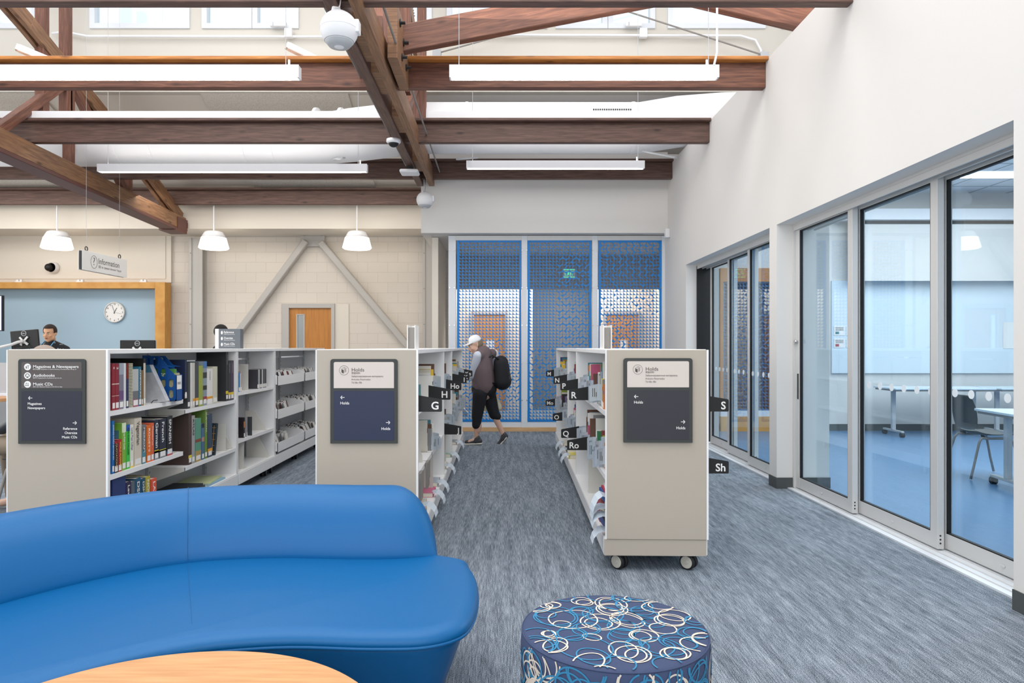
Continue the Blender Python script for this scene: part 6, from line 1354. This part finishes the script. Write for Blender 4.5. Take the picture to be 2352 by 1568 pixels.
# walking person seen from behind (local frame: origin on the carpet, x right, y away)
wp = W(1115, 1020, 8.47); wp.z = 0
r = thing('person', 'walking person in a white cap, plum vest and black cropped trousers, carrying a backpack', 'person', tuple(wp))
def L(px, py, y=0.0): return Vector(((px-1115)/165.3, y, EYE-(py-797)/165.3))
headT = Matrix.Translation(L(1092, 791, 0.0)) @ Matrix.Rotation(math.radians(-72), 4, 'Z') @ Matrix.Rotation(math.radians(22), 4, 'X')
hc, he = tf(*head_shapes(), headT)
sh_l, sh_r = L(1098, 816, -0.13), L(1135, 812, 0.16); el_l = L(1086, 862, -0.05); wr_l = L(1096, 890, 0.16); el_r = L(1140, 862, 0.22); wr_r = L(1118, 888, 0.26)
hipf, hipb = L(1103, 905, -0.07), L(1122, 905, 0.08); knf, knb = L(1096, 955, -0.06), L(1135, 952, 0.07); anf, anb = L(1094, 1008, -0.05), L(1157, 1002, 0.06)
neck = L(1107, 800, 0.01)
torso = [((L(1108, 815, 0.0)), 0.11, L(1108, 850, 0.0), 0.135), (L(1108, 850, 0.0), 0.135, L(1111, 898, 0), 0.13), (sh_l, 0.06, sh_r, 0.06), (neck, 0.055, L(1110, 812, 0), 0.08)]
legs = [(hipf, 0.085, knf, 0.062), (hipb, 0.085, knb, 0.062)]
body = hc+torso+legs+[(sh_l, 0.048, el_l, 0.04), (el_l, 0.038, wr_l, 0.026), (sh_r, 0.048, el_r, 0.04), (el_r, 0.038, wr_r, 0.026), (knf, 0.05, anf, 0.031), (knf+Vector((0.02, 0, -0.12)), 0.048, knf+Vector((0.02, 0, -0.2)), 0.036), (knb, 0.05, anb, 0.031), (knb+Vector((0.04, 0, -0.1)), 0.046, knb+Vector((0.09, 0, -0.2)), 0.036),
      (anf, 0.03, anf+Vector((-0.1, 0, -0.03)), 0.025), (anb, 0.03, anb+Vector((-0.03, 0, -0.1)), 0.022)]+hand_caps(wr_l, (-0.1, 0.2, -1), (1, 0, 0), 0.9)+hand_caps(wr_r, (-0.2, 0.2, -1), (-1, 0, 0), 0.6)
blend('body', body, he, 'skin_pale', r, 0.011, 4)
face(headT, r, '8A7A6A')
flat('4A3E44'); mat('vest_plum', '685A5D', 0.85, bump=0.4, bscale=60, stretch=(1, 1, 4)); mat('shirt_pale', 'C9CEDC', 0.8); mat('trouser_black', '16171D', 0.85); mat('cap_white', 'E6E8EA', 0.8)
blend('vest', [(L(1109, 813, 0.0), 0.125, L(1108, 850, 0.0), 0.158), (L(1108, 850, 0.0), 0.158, L(1111, 886, 0), 0.163), (sh_l+Vector((0.03, 0.03, 0)), 0.07, sh_r+Vector((-0.03, -0.03, 0)), 0.07), (L(1107, 804, 0), 0.065, L(1110, 815, 0), 0.085), (L(1098, 890, 0), 0.075, L(1125, 890, 0), 0.085)], [], 'vest_plum', r, 0.012, 4)
blend('sleeve', [(sh_l, 0.062, el_l, 0.054), (el_l, 0.05, el_l.lerp(wr_l, 0.75), 0.042)], [], 'shirt_pale', r, 0.01, 3)
blend('sleeve', [(sh_r, 0.062, el_r, 0.054), (el_r, 0.05, el_r.lerp(wr_r, 0.8), 0.042)], [], 'shirt_pale', r, 0.01, 3)
blend('trousers', [(hipf, 0.105, knf, 0.078), (hipb, 0.105, knb, 0.076), (knf, 0.076, L(1095, 972, -0.06), 0.062), (knb, 0.074, L(1141, 957, 0.07), 0.064), (L(1104, 893, 0), 0.13, L(1120, 893, 0), 0.13), (L(1095, 968, -0.06), 0.066, L(1095, 974, -0.06), 0.066)], [], 'trouser_black', r, 0.012, 3)
def shoe(a, toe, heel_up, nm='shoe', main='3C3E42', sole='DAD6CC'):
    a = Vector(a); t = Vector(toe).normalized(); o = blend(nm, [(a+Vector((0, 0, 0.02)), 0.042, a+t*0.02+Vector((0, 0, -0.02)), 0.045), (a-t*0.03+Vector((0, 0, -0.02)), 0.038, a+t*0.15+Vector((0, 0, -0.035))+Vector((0, 0, -heel_up*0.0)), 0.032)], [], 'dye_'+main+'_55' if flat(main) else '', r, 0.008, 3)
    MB(flat(sole)).bar(a-t*0.065+Vector((0, 0, -0.055)), a+t*0.185+Vector((0, 0, -0.062)), 0.075, 0.022).build('sole', o, bevel=0.01)
shoe(L(1097, 1008, -0.05), (-1, 0.1, -0.02), 0)
shoe(L(1158, 1003, 0.06), (-0.55, 0.1, -0.62), 1)
# cap and hair
b = MB('cap_white'); b.T = headT
pr = [(0.002, 0.135), (0.05, 0.125), (0.078, 0.10), (0.092, 0.06), (0.094, 0.04), (0.09, 0.036)]
b.lathe(pr, (0, 0.012, 0), 28); b.v = b.v; o = b.build('cap', r, smooth=True); 
b = MB('cap_white'); b.T = headT; b.prism([(-0.07, -0.06), (-0.055, -0.13), (-0.02, -0.165), (0.02, -0.165), (0.055, -0.13), (0.07, -0.06)], 'z', 0.042, 0.05); b.build('cap_peak', o, smooth=False)
b = MB(flat('8C7B68')); b.T = headT; b.lathe([(0.084, 0.045), (0.086, 0.0), (0.07, -0.05), (0.03, -0.07)], (0, 0.028, 0), 24); hb = b
keep = []
for f, mi in zip(b.f, b.mi):
    c = sum((Vector(b.v[i]) for i in f), Vector())/len(f); lc = headT.inverted() @ c
    if lc.y > 0.0: keep.append((f, mi))
b.f = [k[0] for k in keep]; b.mi = [k[1] for k in keep]; b.build('hair', r, smooth=True)
# backpack and carried bag hang on / are held by the person: things of their own
p_ = wp+L(1154, 858, 0.02); p_.z = L(1154, 858).z
r2 = thing('backpack', 'black backpack worn by the walking person', 'backpack', tuple(p_))
blend('pack_body', [((-0.02, 0, 0.15), 0.105, (0.0, 0, -0.1), 0.13), ((-0.02, -0.06, 0.13), 0.09, (0.0, -0.07, -0.11), 0.105), ((-0.02, 0.06, 0.13), 0.09, (0.0, 0.07, -0.11), 0.105)], [], 'trouser_black', r2, 0.012, 5)
blend('front_pocket', [((0.07, -0.05, -0.08), 0.06, (0.07, 0.05, -0.08), 0.06), ((0.06, -0.04, 0.0), 0.05, (0.06, 0.04, 0.0), 0.05)], [], 'dye_26272C_55' if flat('26272C') else '', r2, 0.012, 3)
for y in (-0.1, 0.1): MB('black_plastic').tube([(-0.05, y, 0.2), (-0.14, y, 0.26), (-0.24, y*1.1, 0.2), (-0.27, y*1.2, 0.05), (-0.2, y*1.2, -0.1), (-0.08, y, -0.15)], 0.013, 8).build('shoulder_strap', r2, smooth=True)
MB('grey_trim').tube([(0.05, -0.09, 0.14), (0.085, 0, 0.16), (0.05, 0.09, 0.14)], 0.004, 6).build('zip', r2)
p_ = wp+L(1128, 930, 0.2); p_.z = L(1128, 930).z
r3 = thing('carrier_bag', 'yellow and white plastic bag hanging from the walking person’s hand', 'bag', tuple(p_))
blend('bag_body', [((0, 0, 0.03), 0.06, (0.0, 0, -0.06), 0.08), ((0.07, 0, 0.04), 0.05, (0.09, 0, -0.05), 0.06), ((-0.05, 0, 0.0), 0.05, (-0.05, 0, -0.05), 0.06)], [], 'bag_yellow' if mat('bag_yellow', 'C9C58E', 0.5, col2='D8D8C8', scale=6) else '', r3, 0.012, 3)
hp = (wr_l+Vector((0.02, 0.02, -0.1)))+wp-r3.location; hp.z = wr_l.z-0.11-r3.location.z
MB(flat('D8D6C0')).tube([(0.04, 0, 0.08), tuple(hp+Vector((0.01, 0, 0.02))), (-0.04, 0, 0.06)], 0.006, 6).build('bag_handle', r3)
# clerk behind the information desk
sc = 159.0; c0 = Vector(((115-1147)/sc, 8.8*K, 0)); r = thing('person', 'clerk with short dark hair, patterned black shirt and blue lanyard behind the desk', 'person', tuple(c0))
hz = EYE+(797-765)/sc
headT = Matrix.Translation((0.0, 0, hz)) @ Matrix.Rotation(math.radians(4), 4, 'Z') @ Matrix.Rotation(math.radians(8), 4, 'X')
hc, he = tf(*head_shapes(), headT)
arms = [((-0.19, 0.03, 1.31), 0.05, (-0.25, 0.0, 1.08), 0.04), ((-0.25, 0, 1.08), 0.038, (-0.2, -0.22, 0.98), 0.027), ((0.21, 0.03, 1.31), 0.05, (0.28, 0, 1.08), 0.04), ((0.28, 0, 1.08), 0.038, (0.2, -0.22, 0.98), 0.027)]
body = hc+[((0, 0.03, 1.3), 0.12, (0, 0.03, 1.0), 0.13), ((-0.17, 0.03, 1.32), 0.055, (0.19, 0.03, 1.32), 0.055), ((0, 0.03, 1.0), 0.13, (0, 0.03, 0.92), 0.14), ((-0.09, 0.03, 0.9), 0.08, (-0.1, 0.03, 0.5), 0.055), ((0.09, 0.03, 0.9), 0.08, (0.1, 0.03, 0.5), 0.055), ((-0.1, 0.03, 0.5), 0.055, (-0.1, 0.05, 0.07), 0.035), ((0.1, 0.03, 0.5), 0.055, (0.1, 0.05, 0.07), 0.035), ((-0.1, 0.05, 0.05), 0.035, (-0.1, -0.12, 0.035), 0.03), ((0.1, 0.05, 0.05), 0.035, (0.1, -0.12, 0.035), 0.03)]+arms+hand_caps((-0.2, -0.22, 0.98), (0.2, -1, -0.1), (0, 0, -1), 0.4)+hand_caps((0.2, -0.22, 0.98), (-0.2, -1, -0.1), (0, 0, -1), 0.4)
blend('body', body, he, 'skin', r, 0.01, 3); face(headT, r, '2A1C14')
def shirtmat():
    m = mat('flecked_shirt', '17181E', 0.8); nt = m.node_tree; bs = nt.nodes['Principled BSDF']; tc = nt.nodes.new('ShaderNodeTexCoord'); v = nt.nodes.new('ShaderNodeTexVoronoi'); v.inputs['Scale'].default_value = 38
    nt.links.new(tc.outputs['Object'], v.inputs['Vector']); rp = nt.nodes.new('ShaderNodeValToRGB'); rp.color_ramp.interpolation = 'CONSTANT'; rp.color_ramp.elements[0].color = (0.75, 0.75, 0.78, 1); rp.color_ramp.elements[1].position = 0.24; rp.color_ramp.elements[1].color = (0.008, 0.009, 0.013, 1)
    nt.links.new(v.outputs['Distance'], rp.inputs[0]); nt.links.new(rp.outputs[0], bs.inputs['Base Color'])
shirtmat()
blend('shirt', [((0, 0.03, 1.28), 0.145, (0, 0.03, 1.0), 0.155), ((-0.17, 0.03, 1.31), 0.065, (0.19, 0.03, 1.31), 0.065), ((-0.19, 0.03, 1.31), 0.062, (-0.23, 0.01, 1.14), 0.058), ((0.21, 0.03, 1.31), 0.062, (0.26, 0.01, 1.14), 0.058), ((-0.05, 0.035, 1.395), 0.05, (-0.18, 0.03, 1.32), 0.058), ((0.05, 0.035, 1.395), 0.05, (0.2, 0.03, 1.32), 0.058), ((0, 0.03, 1.0), 0.15, (0, 0.03, 0.9), 0.16), ((0, 0.035, 1.37), 0.085, (0, 0.035, 1.40), 0.07)], [], 'flecked_shirt', r, 0.011, 2)
blend('trousers', [((-0.09, 0.03, 0.88), 0.095, (-0.1, 0.03, 0.5), 0.075), ((0.09, 0.03, 0.88), 0.095, (0.1, 0.03, 0.5), 0.075), ((-0.1, 0.03, 0.5), 0.073, (-0.1, 0.05, 0.1), 0.055), ((0.1, 0.03, 0.5), 0.073, (0.1, 0.05, 0.1), 0.055)], [], 'trouser_black', r, 0.014, 2)
MB(flat('5AA0CC')).tube([(-0.07, 0.0, 1.44), (-0.08, -0.09, 1.37), (-0.04, -0.125, 1.25), (0, -0.135, 1.12)], 0.007, 6).tube([(0.07, 0.0, 1.44), (0.075, -0.09, 1.37), (0.04, -0.125, 1.25), (0, -0.135, 1.12)], 0.007, 6).build('lanyard', r, smooth=True)
def hair_shell(T, parent, colr, front=0.055, back=-0.05, r_=1.06, top=True):
    b = MB(flat(colr, 0.8)); b.T = T; c = Vector((0, 0.012, 0.035)); rx, ry, rz_ = 0.074*r_+0.002, 0.094*r_, 0.082*r_+0.006
    n, m = 32, 20; vs = []; fs = []
    for i in range(m+1):
        a = math.pi*i/m
        for k in range(n):
            t = 2*math.pi*k/n; vs.append((c.x+rx*math.sin(a)*math.cos(t), c.y+ry*math.sin(a)*math.sin(t), c.z+rz_*math.cos(a)))
    for i in range(m):
        for k in range(n):
            f = (i*n+k, i*n+(k+1) % n, (i+1)*n+(k+1) % n, (i+1)*n+k); ce = sum((Vector(vs[q]) for q in f), Vector())/4
            lim = front if ce.y < -0.03 else (0.01 if ce.y < 0.03 else back)
            if ce.z > lim: fs.append(f)
    b.add(vs, fs); o = b.build('hair', parent, smooth=True); md = o.modifiers.new('s', 'SOLIDIFY'); md.thickness = 0.008; md.offset = 0; return o
hair_shell(headT, r, '2E211A', 0.075, -0.03)
# person with black hair standing behind the upright grey sign
c0 = Vector(((509-1147)*8.5/1400, 8.5*K, 0)); r = thing('person', 'person with black hair and dark top, mostly hidden behind the upright grey sign', 'person', tuple(c0)); hz = EYE+(797-745)*8.5/1400-0.13
headT = Matrix.Translation((0, 0, hz)) @ Matrix.Rotation(math.radians(160), 4, 'Z'); hc, he = tf(*head_shapes(), headT)
base = [((0, 0, hz-0.28), 0.11, (0, 0, 1.0), 0.12), ((0, -0.15, hz-0.22), 0.05, (0, 0.15, hz-0.22), 0.05), ((0, -0.07, 0.95), 0.08, (0, -0.08, 0.5), 0.055), ((0, 0.07, 0.95), 0.08, (0, 0.08, 0.5), 0.055), ((0, -0.08, 0.5), 0.055, (0, -0.08, 0.06), 0.035), ((0, 0.08, 0.5), 0.055, (0, 0.08, 0.06), 0.035), ((0, -0.17, hz-0.22), 0.045, (0.02, -0.2, 1.05), 0.035), ((0, 0.17, hz-0.22), 0.045, (0.02, 0.2, 1.05), 0.035), ((0.02, -0.2, 1.05), 0.035, (0.06, -0.2, 0.85), 0.025), ((0.02, 0.2, 1.05), 0.035, (0.06, 0.2, 0.85), 0.025)]
blend('body', hc+base+hand_caps((0.06, -0.2, 0.85), (0, 0, -1), (1, 0, 0), 0.4)+hand_caps((0.06, 0.2, 0.85), (0, 0, -1), (1, 0, 0), 0.4), he, 'skin', r, 0.013, 3); face(headT, r)
blend('dark_top', [((0, 0, hz-0.27), 0.13, (0, 0, 0.95), 0.14), ((0, -0.15, hz-0.22), 0.062, (0, 0.15, hz-0.22), 0.062), ((0, -0.17, hz-0.22), 0.056, (0.02, -0.2, 1.05), 0.048), ((0, 0.17, hz-0.22), 0.056, (0.02, 0.2, 1.05), 0.048)], [], 'trouser_black', r, 0.014, 2)
blend('trousers', [((0, -0.07, 0.92), 0.095, (0, -0.08, 0.5), 0.07), ((0, 0.07, 0.92), 0.095, (0, 0.08, 0.5), 0.07), ((0, -0.08, 0.5), 0.07, (0, -0.08, 0.08), 0.055), ((0, 0.08, 0.5), 0.07, (0, 0.08, 0.08), 0.055)], [], 'trouser_black', r, 0.014, 2)
hair_shell(headT, r, '15120F', 0.06, -0.07, 1.09)
# seated person behind the magazine shelves: only the crown of the head shows
c0 = Vector(((100-1147)*5.0/1400, 5.0*K, 0)); r = thing('person', 'seated person whose greying hair just tops the shelf below the clerk', 'person', tuple(c0)); hz = 1.235
headT = Matrix.Translation((0, 0, hz)) @ Matrix.Rotation(math.radians(-90), 4, 'Z') @ Matrix.Rotation(math.radians(12), 4, 'X'); hc, he = tf(*head_shapes(), headT)
sb_ = [((0, 0, hz-0.28), 0.11, (0.06, 0, 0.58), 0.13), ((0, -0.16, hz-0.22), 0.05, (0, 0.16, hz-0.22), 0.05), ((0.05, -0.09, 0.56), 0.08, (-0.38, -0.12, 0.56), 0.06), ((0.05, 0.09, 0.56), 0.08, (-0.38, 0.12, 0.56), 0.06), ((-0.38, -0.12, 0.56), 0.055, (-0.34, -0.12, 0.09), 0.035), ((-0.38, 0.12, 0.56), 0.055, (-0.34, 0.12, 0.09), 0.035), ((-0.34, -0.12, 0.06), 0.035, (-0.48, -0.12, 0.04), 0.03), ((-0.34, 0.12, 0.06), 0.035, (-0.48, 0.12, 0.04), 0.03), ((0, -0.18, hz-0.22), 0.045, (-0.05, -0.2, 0.78), 0.035), ((-0.05, -0.2, 0.78), 0.035, (-0.28, -0.12, 0.68), 0.026), ((0, 0.18, hz-0.22), 0.045, (-0.05, 0.2, 0.78), 0.035), ((-0.05, 0.2, 0.78), 0.035, (-0.28, 0.12, 0.68), 0.026)]
blend('body', hc+sb_+hand_caps((-0.28, -0.12, 0.68), (-1, 0.2, -0.1), (0, 0, -1), 0.4)+hand_caps((-0.28, 0.12, 0.68), (-1, -0.2, -0.1), (0, 0, -1), 0.4), he, 'skin_pale', r, 0.013, 3); face(headT, r, '8A7A6C')
blend('jacket', [((0, 0, hz-0.28), 0.13, (0.06, 0, 0.6), 0.15), ((0, -0.16, hz-0.22), 0.062, (0, 0.16, hz-0.22), 0.062), ((0, -0.18, hz-0.22), 0.056, (-0.05, -0.2, 0.78), 0.05), ((0, 0.18, hz-0.22), 0.056, (-0.05, 0.2, 0.78), 0.05), ((-0.05, -0.2, 0.78), 0.048, (-0.24, -0.14, 0.69), 0.04), ((-0.05, 0.2, 0.78), 0.048, (-0.24, 0.14, 0.69), 0.04)], [], 'dye_22262E_55' if flat('22262E') else '', r, 0.014, 2)
blend('trousers', [((0.05, -0.09, 0.56), 0.095, (-0.38, -0.12, 0.56), 0.075), ((0.05, 0.09, 0.56), 0.095, (-0.38, 0.12, 0.56), 0.075), ((-0.38, -0.12, 0.55), 0.07, (-0.34, -0.12, 0.12), 0.052), ((-0.38, 0.12, 0.55), 0.07, (-0.34, 0.12, 0.12), 0.052)], [], 'dye_8A7A68_55' if flat('8A7A68') else '', r, 0.014, 2)
hair_shell(headT, r, '9A8B80', 0.07, -0.06, 1.07)
cr = chair(c0.x+0.18, c0.y, math.radians(180), 'chair under the seated person behind the magazine shelves')
# reading table by the left edge with coloured boxes
r = thing('reading_table', 'birch reading table just visible at the left edge behind the magazine shelves', 'table', (-6.0, 8.06, 0))
MB('maple').box(-0.8, 0.1, -0.5, 0.5, 0.7, 0.74).build('tabletop', r, bevel=0.004)
for x, y in ((-0.75, -0.45), (0.05, -0.45), (-0.75, 0.45), (0.05, 0.45)): MB('grey_metal').cyl((x, y, 0), (x, y, 0.7), 0.02, n=12).build('leg', r)
glassmat('amber_plastic', (0.95, 0.45, 0.05), 1.4); glassmat('red_plastic', (0.75, 0.05, 0.05), 1.4)
for x, m_, lb in ((-5.98, 'amber_plastic', 'amber translucent box on the reading table at the left edge'), (-6.14, 'red_plastic', 'red translucent box on the reading table at the left edge')):
    o = MB(m_).lathe([(0.001, 0), (0.062, 0), (0.066, 0.03), (0.062, 0.06), (0.067, 0.1), (0.063, 0.19), (0.055, 0.19), (0.055, 0.01), (0.001, 0.01)], n=8).build('plastic_jar', loc=(x, 7.5*K-0.35, 0.741)); tag(o, lb, 'jar')
